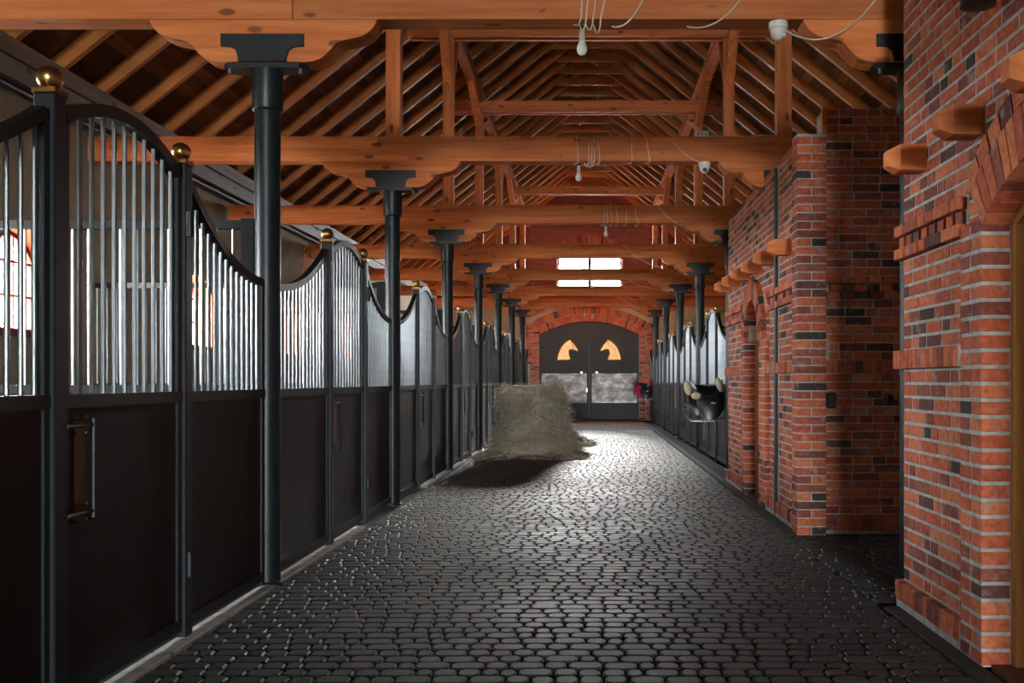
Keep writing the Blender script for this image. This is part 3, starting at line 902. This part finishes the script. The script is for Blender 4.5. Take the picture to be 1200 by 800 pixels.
def door(sg, y0, L, label, group):
    t = empty('stall_door', (sg * SX, y0, 0)); tag(t, label, 'door', group)
    top = door_top
    link(bpy.data.objects.new('board', shared('db', 'board', 'board', lambda: MB().box(-.012, .012, .03, L - .03, .11, RAIL))), t)
    def frame():
        mb = MB(); mb.box(-.025, .025, 0, .045, .05, top(0) + .0); mb.box(-.025, .025, L - .045, L, .05, top(1) + .0)
        mb.box(-.024, .024, .045, L - .045, .05, .115); return mb
    link(bpy.data.objects.new('frame', shared('df', 'frame', 'black', frame)), t)
    link(bpy.data.objects.new('middle_rail', shared('dm', 'middle_rail', 'black', lambda: MB().box(-.03, .03, .0, L, RAIL, RAIL + .06))), t)
    link(bpy.data.objects.new('top_rail', shared('dt', 'top_rail', 'black', lambda: MB().strip([(L * (.02 + .96 * q / 16), top(q / 16)) for q in range(17)], .03, -.03, .03, FX))), t)
    bars(t, 'd', L, top, 11)
    a = -sg
    pl = link(bpy.data.objects.new('latch_plate', shared('dlp', 'latch_plate', 'door_wood', lambda: MB().cbox((0, .16, 1.04), (.03, .10, .46), .004))), t)
    for z in (1.25, .86):
        b = link(bpy.data.objects.new('bolt', shared('dlb%d%.2f' % (sg, z), 'bolt', 'black', lambda: MB().cyl((a * .045, -.01, z), (a * .045, .24, z), .012, n=8), True)), t)
        for yy, zz in ((.12, .035), (.20, .035), (.12, -.035), (.20, -.035)):
            link(bpy.data.objects.new('screw', shared('dls', 'screw', 'steel', lambda: MB().ball((0, 0, 0), .009, 8, 6), True)), pl, (a * .022, yy, z + zz))
    link(bpy.data.objects.new('latch_rod', shared('dlr%d' % sg, 'latch_rod', 'black', lambda: MB().cyl((a * .05, .215, .83), (a * .05, .215, 1.28), .011, n=8), True)), t)
    return t
DOOR_L = HIN - LAT - .12
def stall_bay(sg, side, i, yc, yn, a=True, full=True):
    """one bay between the column at yc and the next at yn"""
    g = ' in the %s stall row' % side
    if a:
        panel(sg, yc + .11, LAT - .05 - .11, 'up', 'barred stall panel rising to the %s latch post%s' % (ORD[i], g), 'rising stall panels, %s row' % side)
    if not full: return
    post(sg, yc + LAT, 'black latch post with brass ball before the %s door%s' % (ORD[i], g), 'latch posts, %s row' % side)
    door(sg, yc + LAT + .06, DOOR_L, 'arched barred stall door, %s from the front%s' % (ORD[i], g), 'stall doors, %s row' % side)
    post(sg, yc + HIN, 'black hinge post with brass ball behind the %s door%s' % (ORD[i], g), 'hinge posts, %s row' % side, True)
    if yn: panel(sg, yc + HIN + .05, yn - .11 - yc - HIN - .05, 'down', 'barred stall panel falling from the %s hinge post%s' % (ORD[i], g), 'falling stall panels, %s row' % side)
ys = [D0 - BAY] + YCOL
for i in range(len(ys) - 1): stall_bay(-1, 'left', i, ys[i], ys[i + 1])
stall_bay(-1, 'left', 7, ys[-1], None, True, True) if YE - ys[-1] > 3.2 else stall_bay(-1, 'left', 7, ys[-1], None, True, False)
panel(1, MY1 + .02, YCOL[2] - .11 - MY1 - .02, 'down', 'barred stall panel beside the middle brick wall, start of the right row', 'falling stall panels, right row')
rr = YCOL[2:]
for i in range(len(rr) - 1): stall_bay(1, 'right', i, rr[i], rr[i + 1])
stall_bay(1, 'right', 5, rr[-1], None, True, False)
for sg, side in ((-1, 'left'), (1, 'right')):
    t = panel(sg, YE - 1.32, 1.31, 'up', 'last barred stall panel against the end wall, %s side' % side, 'end stall panels')

# ---- partitions between stalls
def partition(sg, y, label, n):
    t = empty('stall_partition', (sg * 2.42, y, 0)); tag(t, label, 'partition', 'partitions between stalls')
    W = XW - 2.42; a, b = sorted((0, sg * W))
    MB().box(a, b, -.02, .02, .03, 1.36).build('board', M['board'], t)
    MB().box(a, b, -.028, .028, 1.36, 1.42).build('middle_rail', M['black'], t)
    MB().box(a, b, -.03, .03, 2.53, 2.59).build('top_rail', M['black'], t)
    MB().box(-.045, .045, -.046, .046, 0, 2.6).build('end_post', M['black'], t)
    me = shared('part_bar', 'bar', 'steel', lambda: MB().cyl((0, 0, 1.42), (0, 0, 2.53), .0115, n=8), True)
    for j in range(1, n): link(bpy.data.objects.new('bar', me), t, (sg * W * j / n, 0, 0))
for i, y in enumerate(YCOL): partition(-1, y, 'barred partition between stalls behind the %s left column' % ORD[i], 30)
for i, y in enumerate(YCOL[2:]): partition(1, y, 'barred partition between stalls behind the %s right column' % ORD[i + 2], 24)

# ================================================================== GATE
def gate_leaf(sg):
    t = empty('gate_leaf', (GC, YE + .2, 0))
    side = 'left' if sg < 0 else 'right'
    tag(t, 'tall black arched gate leaf with gold horse head, %s of the pair' % side, 'gate', 'two leaves of the end gate')
    pts, R, zc = arch_curve(0, GW - .003, GS, GR - .001)
    def top(x): return zc + sqrt(R * R - x * x)
    xi, xo = .004, GW / 2 - .002
    half = [xi + (xo - xi) * q / 10 for q in range(11)]
    poly = [(sg * xi, 1.80), (sg * xo, 1.80)] + [(sg * x, top(x)) for x in half[::-1]]
    MB().prism(poly, 0, .05, FY).build('upper_panel', M['gate_black'], t)
    a, b = sorted((sg * xi, sg * xo))
    MB().box(a + .06, b - .06, .012, .045, .62, 1.72).build('worn_panel', M['worn'], t)
    MB().box(a, b, .005, .05, .006, .58).build('kick_panel', M['gate_teal'], t)
    mb = MB(); mb.box(a, b, -.01, .06, 1.72, 1.80); mb.box(a, b, -.01, .06, .58, .62)
    c, d = sorted((sg * xi, sg * (xi + .09))); mb.box(c, d, -.012, .06, .006, 1.80)
    c, d = sorted((sg * (xo - .07), sg * xo)); mb.box(c, d, -.012, .06, .006, 1.80)
    mb.build('frame', M['gate_black'], t)
    # gilded horse head relief (nose towards the middle)
    H = [(.175, .89), (.195, .815), (.22, .745), (.30, .65), (.37, .55), (.46, .43), (.475, .39), (.455, .345), (.42, .31), (.375, .315), (.345, .345),
         (.28, .365), (.20, .385), (.155, .38), (.13, .34), (.128, .27), (.15, .19), (.18, .11), (.195, .055), (.185, .015), (.14, 0),
         (-.27, 0), (-.325, .01), (-.345, .045), (-.34, .11), (-.31, .24), (-.265, .37), (-.20, .50), (-.12, .61), (-.02, .70), (.07, .755),
         (.125, .785), (.14, .83)]
    sc = 1.03; cx, cz = sg * 0.87, 2.20
    pl = [(cx - sg * a_ * sc, cz + b_ * sc) for a_, b_ in H]
    def inset(k, f):
        import mathutils
        out = []
        n = len(pl)
        for q in range(n):
            p0, p1, p2 = Vector(pl[q - 1]), Vector(pl[q]), Vector(pl[(q + 1) % n])
            d1, d2 = (p1 - p0).normalized(), (p2 - p1).normalized()
            nn = Vector((-(d1 + d2).y, (d1 + d2).x)); nn = nn.normalized() if nn.length > 1e-5 else Vector((0, 0))
            out.append(p1 + nn * k * f)
        return out
    area = sum(pl[q][0] * pl[(q + 1) % len(pl)][1] - pl[(q + 1) % len(pl)][0] * pl[q][1] for q in range(len(pl)))
    f = 1 if area > 0 else -1
    lv = [(0, -.002), (0, -.035), (.012, -.05), (.020, -.03), (.030, -.06), (.042, -.075)]
    mb = MB(); vs = []
    for kx, yy in lv: vs += [(p[0], yy, p[1]) for p in inset(kx, f)]
    n = len(pl)
    fs = [(j * n + q, j * n + (q + 1) % n, (j + 1) * n + (q + 1) % n, (j + 1) * n + q) for j in range(len(lv) - 1) for q in range(n)]
    fs.append(tuple(range((len(lv) - 1) * n, len(lv) * n)))
    mb.add(vs, fs)
    tag(mb.build('horse_head_emblem', M['horse_gold'], t, smooth=True), 'gilded horse head facing the middle')
    MB().box(*sorted((sg * .24, sg * .33)), -.03, -.01, 1.73, 1.80).build('bolt', M['gold'], t)
    if sg < 0: MB().box(-.11, -.06, -.04, -.01, 1.02, 1.18).build('lock_plate', M['gold'], t)
gate_leaf(-1); gate_leaf(1)
gf = empty('gate_light_block', (GC, YE + .41, 0)); tag(gf, 'added black frame blocking light leaks behind the leaves of the end gate', 'frame')  # added behind the wall to stop daylight showing through the leaf gaps
pts, _, _ = arch_curve(0, GW, GS, GR)
MB().strip([(-GW / 2, 0)] + pts + [(GW / 2, 0)], .11, .0, .06, FY).build('jamb', M['gate_black'], gf)  # added arch strip covering the bright gap round the leaves
MB().box(-.06, .06, 0, .03, 0, GS + GR - .02).build('gap_cover', M['gate_black'], gf)
MB().box(-GW / 2, GW / 2, 0, .06, -.02, .06).build('sill', M['gate_black'], gf)
MB().box(-GW / 2 + .002, GW / 2 - .002, -.46, 0, .0, .005).build('threshold', M['sill'], gf)

# ================================================================== HAY
from mathutils import noise as mn
def hay_radius(th, z):
    q = z / 1.32
    base = .56 + .10 * (1 - q) + .36 * max(0, .42 - q) ** 1.4 * 2.6
    if q > .90: base *= sqrt(max(.02, 1 - ((q - .90) / .105) ** 2)) * .22 + .78
    c, s_ = cos(th), sin(th)
    sq = (abs(c) ** 3.4 + abs(s_) ** 3.4) ** (-1 / 3.4)
    return base * (.35 + .65 * sq)
HC = (-1.10, 20.1)
def hay_pt(th, z, out=0):
    r = hay_radius(th, z)
    p = Vector((cos(th) * r, sin(th) * r * 1.9, z))
    nn = mn.noise(Vector((p.x * 2.1, p.y * 2.1, z * 2.1))) * .12 + mn.noise(Vector((p.x * 6, p.y * 6, z * 6))) * .06
    d = Vector((cos(th), sin(th), 0))
    p = p + d * (nn + out)
    x = max(p.x + HC[0], -2.17)
    return Vector((x, p.y + HC[1], z + (nn * .5 if z > .05 else 0)))
hb = empty('hay_bale', (HC[0], HC[1], 0))
tag(hb, 'large crumbling hay bale standing in the aisle by the left stalls', 'hay bale')
vs, fs = [], []
NT, NZ = 72, 30
for j in range(NZ + 1):
    z = 1.32 * j / NZ
    for i in range(NT): vs.append(hay_pt(2 * pi * i / NT, z) - Vector((*HC, 0)))
for j in range(NZ):
    fs += [(j * NT + i, j * NT + (i + 1) % NT, (j + 1) * NT + (i + 1) % NT, (j + 1) * NT + i) for i in range(NT)]
vs.append(Vector((0, 0, 1.33))); k0 = NZ * NT
fs += [(k0 + i, k0 + (i + 1) % NT, len(vs) - 1) for i in range(NT)]
MB().add(vs, fs).build('packed_body', M['hay_core'], hb, smooth=True)
def stalk(mb, p, d, L, wd, bend, local=True):
    d = d.normalized(); side = d.cross(Vector((rnd.uniform(-1, 1), rnd.uniform(-1, 1), rnd.uniform(-1, 1)))).normalized() * wd
    q0, q1, q2 = p, p + d * L * .5 + bend * .5, p + d * L + bend * 1.6
    ps = [q0 - side, q0 + side, q1 - side, q1 + side, q2 - side * .4, q2 + side * .4]
    lim = -2.2 - (HC[0] if local else 0)
    mb.add([(max(p_.x, lim), p_.y, max(p_.z, .002)) for p_ in ps], [(0, 1, 3, 2), (2, 3, 5, 4)])
mb = MB()
for i in range(13000):
    th = rnd.uniform(0, 2 * pi); z = 1.32 * rnd.random() ** .9
    p = hay_pt(th, z, rnd.uniform(-.01, .02)) - Vector((*HC, 0))
    d = Vector((-sin(th) * rnd.uniform(-1, 1) + cos(th) * rnd.uniform(0, .5), cos(th) * rnd.uniform(-1, 1) + sin(th) * rnd.uniform(0, .5), rnd.uniform(-1.3, .5)))
    stalk(mb, p, d, rnd.uniform(.08, .30), rnd.uniform(.002, .005), Vector((rnd.uniform(-.02, .02), rnd.uniform(-.02, .02), -rnd.uniform(0, .05))))
for i in range(1600):
    a, r = rnd.uniform(0, 2 * pi), sqrt(rnd.random()) * .5
    p = Vector((cos(a) * r, sin(a) * r * 1.9, 1.31 + rnd.uniform(0, .03)))
    d = Vector((rnd.uniform(-1, 1), rnd.uniform(-1, 1), rnd.uniform(-.1, .35)))
    stalk(mb, p, d, rnd.uniform(.08, .24), .003, Vector((0, 0, -.02)))
tag(mb.build('stalks', M['hay'], hb), kind='stuff')
# loose straw spilled on the floor
def heap(cx, cy, rx, ry, h, name, label, mat_s, n, rot=0):
    mb = MB(); vs, fs = [], []
    K, J = 44, 10
    def hp(u, v):
        r = 1 + .22 * mn.noise(Vector((cos(v) * 1.5 + cx, sin(v) * 1.5 + cy, 3)))
        x, y = cos(v) * u * rx * r, sin(v) * u * ry * r
        z = h * max(0, 1 - u) ** .9 * (1 + .5 * mn.noise(Vector((x * 4, y * 4, 0)))) + .004
        X = x * cos(rot) - y * sin(rot); Y = x * sin(rot) + y * cos(rot)
        return Vector((max(X + cx, -2.19), Y + cy, z))
    for j in range(J + 1):
        for i in range(K): vs.append(hp(1 - j / J, 2 * pi * i / K))
    for j in range(J): fs += [(j * K + i, j * K + (i + 1) % K, (j + 1) * K + (i + 1) % K, (j + 1) * K + i) for i in range(K)]
    mb.add(vs, fs)
    o = tag(mb.build(name, mat_s, hb, smooth=True), label, None, None, 'stuff'); o.location = (-HC[0], -HC[1], 0)
    mb = MB()
    for i in range(n):
        p = hp(rnd.random() ** .6, rnd.uniform(0, 2 * pi)) + Vector((0, 0, .006))
        stalk(mb, p, Vector((rnd.uniform(-1, 1), rnd.uniform(-1, 1), rnd.uniform(-.1, .35))), rnd.uniform(.06, .2), .0035, Vector((0, 0, -.015)), False)
    tag(mb.build('stalks', M['hay'] if n > 900 else M['hay_brown'], o), kind='stuff')
heap(-.75, 19.35, .72, .80, .26, 'loose_straw', 'brown straw spilled in front of the hay bale', M['hay_brown'], 1500)
heap(-.42, 22.6, .62, 1.5, .26, 'loose_straw', 'brown straw tongue spilled behind the hay bale', M['hay_brown'], 600)
heap(-.85, 18.55, .85, .42, .13, 'loose_straw', 'straw trodden flat along the front foot of the hay bale', M['hay_brown'], 950)
heap(-.33, 19.15, .36, .5, .09, 'loose_straw', 'small brown straw tongue at the right foot of the hay bale', M['hay_brown'], 500)
heap(-1.75, 18.9, .45, .9, .12, 'loose_straw', 'thin straw scatter between the hay bale and left stalls', M['hay_brown'], 950)

# ================================================================== SMALL THINGS
def beam_pt(px, py, y): return ((px - VPX) * y / FPX, y, CAMZ - (py - VPY) * y / FPX)
# ---- bulbs under the tie beams
def bulb(px, n, top, label, drop=0):
    y = YCOL[n]; x = (px - VPX) * y / FPX
    t = empty('light_bulb', (x, y + .05, top)); tag(t, label, 'light bulb', 'bare bulbs under the tie beams')
    if drop: MB().cyl((0, 0, -drop), (0, 0, 0), .005, n=6).build('cord', M['wire'], t)
    MB().lathe([(.03, 0), (.03, -.01), (.016, -.02)][::-1], (0, 0, 0), 12).build('ceiling_rose', M['black'], t, smooth=True)
    MB().lathe([(.016, -.105 - drop), (.021, -.10 - drop), (.021, -.05 - drop), (.017, -.045 - drop), (.017, -.012 - drop)], n=14).build('socket', M['wire'], t, smooth=True)
    MB().lathe([(.004, -.205 - drop), (.022, -.200 - drop), (.034, -.185 - drop), (.039, -.165 - drop), (.037, -.148 - drop), (.028, -.125 - drop), (.019, -.104 - drop)], n=18).build('glass_bulb', M['bulb'], t, smooth=True)
bulb(682, 0, 3.99, 'bare white bulb under the nearest tie beam')
bulb(678, 1, 3.99, 'bare white bulb under the second tie beam')
bulb(710, 2, 3.99, 'bare white bulb under the third tie beam')
bulb(694, 4, 3.99, 'bare white bulb under the fifth tie beam')
bulb(685, 6, 3.99, 'small bulb on a cord under the last tie beam, left of the pair', .12)
bulb(694, 6, 3.99, 'small bulb on a cord under the last tie beam, right of the pair', .2)

# ---- cables
HWB = .105
def cable(pts, label, r=.0055):
    tag(MB().tube(pts, r, 6).build('cable', M['wire'], smooth=True), label, 'cable', 'white cables on the tie beams')
def wrap(n, px, z_low, lean, label):
    y = YCOL[n]; yf = y - HWB - .009; k = FPX / yf
    x = (px - VPX) / k
    zt = 3.99 + .287
    pts = [(x + lean * .6, y + .03, zt + .008), (x + lean * .5, yf, zt + .006), (x + lean * .3, yf - .002, 4.15), (x, yf - .001, 3.99), (x - .005, yf + .004, z_low + .03),
           (x - .018, yf + .02, z_low), (x - .035, yf + .05, z_low + .012), (x - .05, yf + .09, 3.978)]
    cable(pts, label)
for i, (px, zl, ln) in enumerate([(681, 3.95, .03), (687, 3.92, .05), (695, 3.92, .08), (704, 3.90, .12)]):
    wrap(0, px, zl, ln, 'white cable hanging over the nearest beam, %s from the left' % ORD[i])
for i, (px, zl, ln) in enumerate([(678, 3.96, -.04), (690, 3.93, .0), (693, 3.91, .03), (696, 3.93, .05), (703, 3.95, -.03), (741, 3.96, -.03), (762, 3.96, -.10)]):
    wrap(1, px, zl, ln, 'white cable looped round the second beam, %s from the left' % ORD[i])
for i, (px, zl, ln) in enumerate([(708, 3.94, .01), (712, 3.94, -.02), (717, 3.94, -.06), (724, 3.94, -.06), (734, 3.94, -.0), (748, 3.93, -.14)]):
    wrap(2, px, zl, ln, 'white cable looped round the third beam, %s from the left' % ORD[i])
def swag(n, a, b, sag, label, start_up=True):
    y = YCOL[n] - HWB - .012
    p0 = Vector(beam_pt(a[0], a[1], y)); p1 = Vector(beam_pt(b[0], b[1], y)); pts = []
    for i in range(15):
        q = i / 14; p = p0.lerp(p1, q); p.z -= sag * 4 * q * (1 - q); p.y -= .02 * sin(pi * q); pts.append(p)
    cable(pts, label)
swag(0, (757, -8), (717, 31), .085, 'short white cable curling below the nearest beam at the middle')
swag(0, (872, -6), (805, 31), .09, 'white cable curling below the nearest beam right of the middle')
swag(0, (1030, -6), (921, 36), .17, 'long white cable drooping from the dome camera')
swag(1, (789, 166), (822, 190), .05, 'white cable drooping to the second dome camera')
swag(2, (770, 240), (800, 264), .06, 'white cable drooping over the third beam')
swag(3, (730, 286), (775, 313), .10, 'white cable drooping under the fourth beam')
swag(4, (737, 328), (790, 340), .10, 'white cable drooping under the fifth beam')
swag(6, (723, 346), (765, 361), .15, 'white cable drooping under the last beam')

# ---- dome cameras, junction box
def dome(px, n, label, lens):
    y = YCOL[n] - .03; x = (px - VPX) * y / FPX
    t = empty('dome_camera', (x, y, 3.99)); tag(t, label, 'camera', 'white dome cameras')
    MB().lathe([(.066, -.045), (.068, -.04), (.068, 0)], n=24).build('base', M['white'], t, smooth=True)
    MB().lathe([(.006, -.125), (.03, -.118), (.048, -.098), (.057, -.07), (.058, -.046)], n=24).build('dome', M['white'], t, smooth=True)
    if lens: MB().cyl((0, -.034, -.092), (0, -.062, -.100), .026, n=16).build('lens', M['black'], t, smooth=True)
    else: MB().cyl((.03, -.03, -.095), (.045, -.045, -.105), .012, n=12).build('lens', M['white'], t, smooth=True)
dome(912, 0, 'white dome camera under the nearest tie beam', False)
dome(825.5, 1, 'white dome camera with black lens under the second tie beam', True)
y = YCOL[1]; jb = empty('junction_box', ((822 - VPX) * y / FPX, y - .04, 4.277)); tag(jb, 'small white junction box on top of the second tie beam', 'junction box')
MB().cbox((0, 0, .035), (.15, .08, .07), .006).build('case', M['white'], jb)
for q in (-.045, 0, .045): MB().cyl((q, -.04, .03), (q, -.046, .03), .012, n=10).build('gland', M['zinc'], jb, smooth=True)
tag(MB().tube([(1.40, y - .05, 4.29), (1.8, y - .05, 4.285), (2.05, y - .045, 4.305), (2.2, y - .05, 4.287)], .008).build('cable', M['white'], smooth=True), 'white cable lying on the second beam beside the junction box', 'cable')

# ---- joist ends in the brick walls
def joist(y, label):
    t = MB(); a, b = .075, .078; c, d = .045, .045
    vs = [(x, yy, zz) for x, h, v_ in ((.25, a, b), (.07, a, b), (0, c, d)) for yy, zz in ((-h, -v_), (h, -v_), (h, v_), (-h, v_))]
    fs = [(j * 4 + i, j * 4 + (i + 1) % 4, (j + 1) * 4 + (i + 1) % 4, (j + 1) * 4 + i) for j in (0, 1) for i in range(4)] + [(3, 2, 1, 0), (8, 9, 10, 11)]
    o = t.add(vs, fs).build('joist_end', M['wood_x'], None, (1.805, y, 2.795))
    tag(o, label, 'joist end', 'wooden joist ends in the brick walls')
for i, y in enumerate((6.06, 5.19, 4.32)): joist(y, 'chamfered wooden joist end in the near brick wall, %s from the passage' % ORD[i])
for i, y in enumerate((10.07, 10.92, 11.77, 12.62, 13.45, 14.28)): joist(y, 'chamfered wooden joist end in the middle brick wall, %s from the passage' % ORD[i])

# ---- fittings on the passage wall
t = empty('wall_socket', (2.285, PY - .045, 1.265)); tag(t, 'black rounded switch box beside the brick pillar', 'switch box')
MB().cbox((0, 0, 0), (.088, .07, .145), .02).build('case', M['black'], t)
MB().cbox((0, -.037, -.01), (.055, .008, .08), .003).build('flap', M['leather'], t)
t = empty('wall_socket', (2.83, PY - .04, 1.28)); tag(t, 'small black switch box near the iron column', 'switch box')
MB().cbox((0, 0, 0), (.075, .07, .085), .015).build('case', M['black'], t)
MB().ball((-.03, -.036, .02), .006, 8, 6).build('indicator', M['white'], t)
t = empty('thermometer_strip', (2.252, PY - .02, 1.65)); tag(t, 'pale perforated metal strip on the passage wall', 'strip')
MB().cbox((0, 0, .10), (.036, .012, .20), .005).build('plate', M['zinc'], t)
for q in range(9): MB().cyl((0, -.0062, .02 + q * .02), (0, -.008, .02 + q * .02), .005, n=8).build('hole', M['black'], t)

# ---- black spotlights high on the near wall
def spot(y, x, z, r, label):
    t = empty('wall_spotlight', (x, y, z)); tag(t, label, 'spotlight', 'black spotlights on the near wall')
    MB().lathe([(r * .55, 0), (r, .012), (r, .05), (r * .85, .12), (r * .4, .17), (r * .3, .2)], n=24).build('shade', M['black'], t, smooth=True)
    MB().cyl((0, 0, .18), (2.03 - x, 0, .22), .014, n=10).build('arm', M['black'], t, smooth=True)
spot(4.86, 1.90, 3.265, .085, 'black round spotlight high on the near brick wall, farther of two')
spot(4.42, 1.88, 3.195, .075, 'black round spotlight high on the near brick wall, nearer of two')

# ---- saddles on racks
def saddle(y, cloth, label):
    t = empty('saddle', (1.585, y, 0.78)); tag(t, label, 'saddle')
    def loft(u0, u1, top, drop, wd, n=16, m=14, a_max=1.75):
        mb = MB(); vs = []
        for i in range(n + 1):
            q = i / n; u = u0 + (u1 - u0) * q
            for j in range(m + 1):
                a = -a_max + 2 * a_max * j / m
                s_ = abs(a) / a_max
                vs.append((u, wd(q) * sin(max(-1.45, min(1.45, a))) * (1 + .12 * s_), top(q) - drop(q) * s_ ** 1.6))
        fs = [(i * (m + 1) + j, (i + 1) * (m + 1) + j, (i + 1) * (m + 1) + j + 1, i * (m + 1) + j + 1) for i in range(n) for j in range(m)]
        fs += [(i * (m + 1), i * (m + 1) + m, (i + 1) * (m + 1) + m, (i + 1) * (m + 1)) for i in range(n)]
        fs += [tuple(range(m + 1)), tuple(n * (m + 1) + j for j in range(m + 1))[::-1]]
        return mb.add(vs, fs)
    def seat_top(q): return .55 + .13 * (2 * q - 1) ** 2 - .03 * sin(pi * q) + (.03 if q > .8 else 0)
    loft(.14, .66, seat_top, lambda q: .10 + .06 * sin(pi * q), lambda q: .10 + .06 * sin(pi * q)).build('seat', M['leather'], t, smooth=True)
    loft(.215, .675, lambda q: .58 + .03 * cos(pi * q) ** 2, lambda q: .10 + .47 * sin(pi * min(1, max(0, .03 + .94 * q))) ** .28, lambda q: .17 + .05 * sin(pi * q)).build('flap', M['leather'], t, smooth=True)
    loft(.08, .40, lambda q: .48, lambda q: .12 + .26 * sin(pi * (.08 + .84 * q)) ** .5, lambda q: .15 + .03 * sin(pi * q)).build('saddle_cloth', M[cloth], t, smooth=True)
    def pad(name, c, s_, ry, mat):
        o = MB().ball((0, 0, 0), 1, 18, 12, s_).build(name, M[mat], t, c, True); o.rotation_euler = (0, ry, 0)
    f = 'fleece' if cloth == 'leather' else cloth
    pad('fleece_roll', (.065, -.10, .545), (.058, .07, .125), -.2, f)
    pad('fleece_roll', (.20, -.17, .42), (.085, .05, .06), .05, f)
    pad('fleece_roll', (.60, -.12, .60), (.062, .08, .13), -.35, f)
    pad('stirrup_bar', (.48, -.245, .30), (.045, .012, .018), 0, 'zinc')
    rk = MB().tube([(.685, -.2, .03), (.50, -.2, .0), (.30, -.2, -.005), (.12, -.2, .0), (.045, -.17, .07), (.03, -.1, .20), (.03, .1, .20), (.045, .17, .07), (.12, .2, 0), (.50, .2, 0), (.685, .2, .03)], .013, 8)
    rk.build('rack', M['steel'], t, smooth=True)
    MB().cbox((.34, 0, .27), (.66, .05, .05), .01).build('rack_arm', M['black'], t)
    for i, (u, L) in enumerate(((.33, .20), (.37, .14), (.52, .1))):
        MB().cbox((u, -.21, .02 - L / 2), (.018, .008, L + .25), .002).build('strap', M['leather'], t)
    mb = MB()
    for i in range(4): mb.tube([(.10 + i * .018, -.20, .66 - i * .012), (.15 + i * .018, -.20, .56 - i * .012)], .007, 6)
    mb.build('buckle_strap', M['white'] if cloth == 'leather' else M['leather'], t, smooth=True)
    MB().cyl((.03, -.18, .18), (.10, -.18, .24), .016, n=8).build('stirrup', M['steel'], t, smooth=True)
saddle(16.75, 'leather', 'black saddle with beige fleece rolls on a rack by the middle wall')
saddle(35.35, 'pink', 'black saddle with crimson cloth beside the end gate')

# ---- lead rope, wall lever
tag(MB().tube([(2.25, 25.9, 1.34), (2.25, 25.9, 1.30), (2.245, 25.86, 1.1), (2.247, 25.84, .9), (2.252, 25.80, .74), (2.255, 25.75, .80)], .016, 8).build('lead_rope', M['fleece'], smooth=True),
    'pale lead rope hanging on the right stall row', 'rope')
t = empty('wall_lever', (-5.78, 20.0, 3.35)); tag(t, 'wooden lever with hook on the plaster wall of the left stalls', 'lever')
MB().tube([(.06, -.12, 0), (.07, .10, .80)], .035, 8).build('handle', M['wood_z'], t, smooth=True)
MB().tube([(.07, .09, .70), (.12, 0, .72), (.12, -.10, .66)], .02, 8).build('hook', M['black'], t, smooth=True)
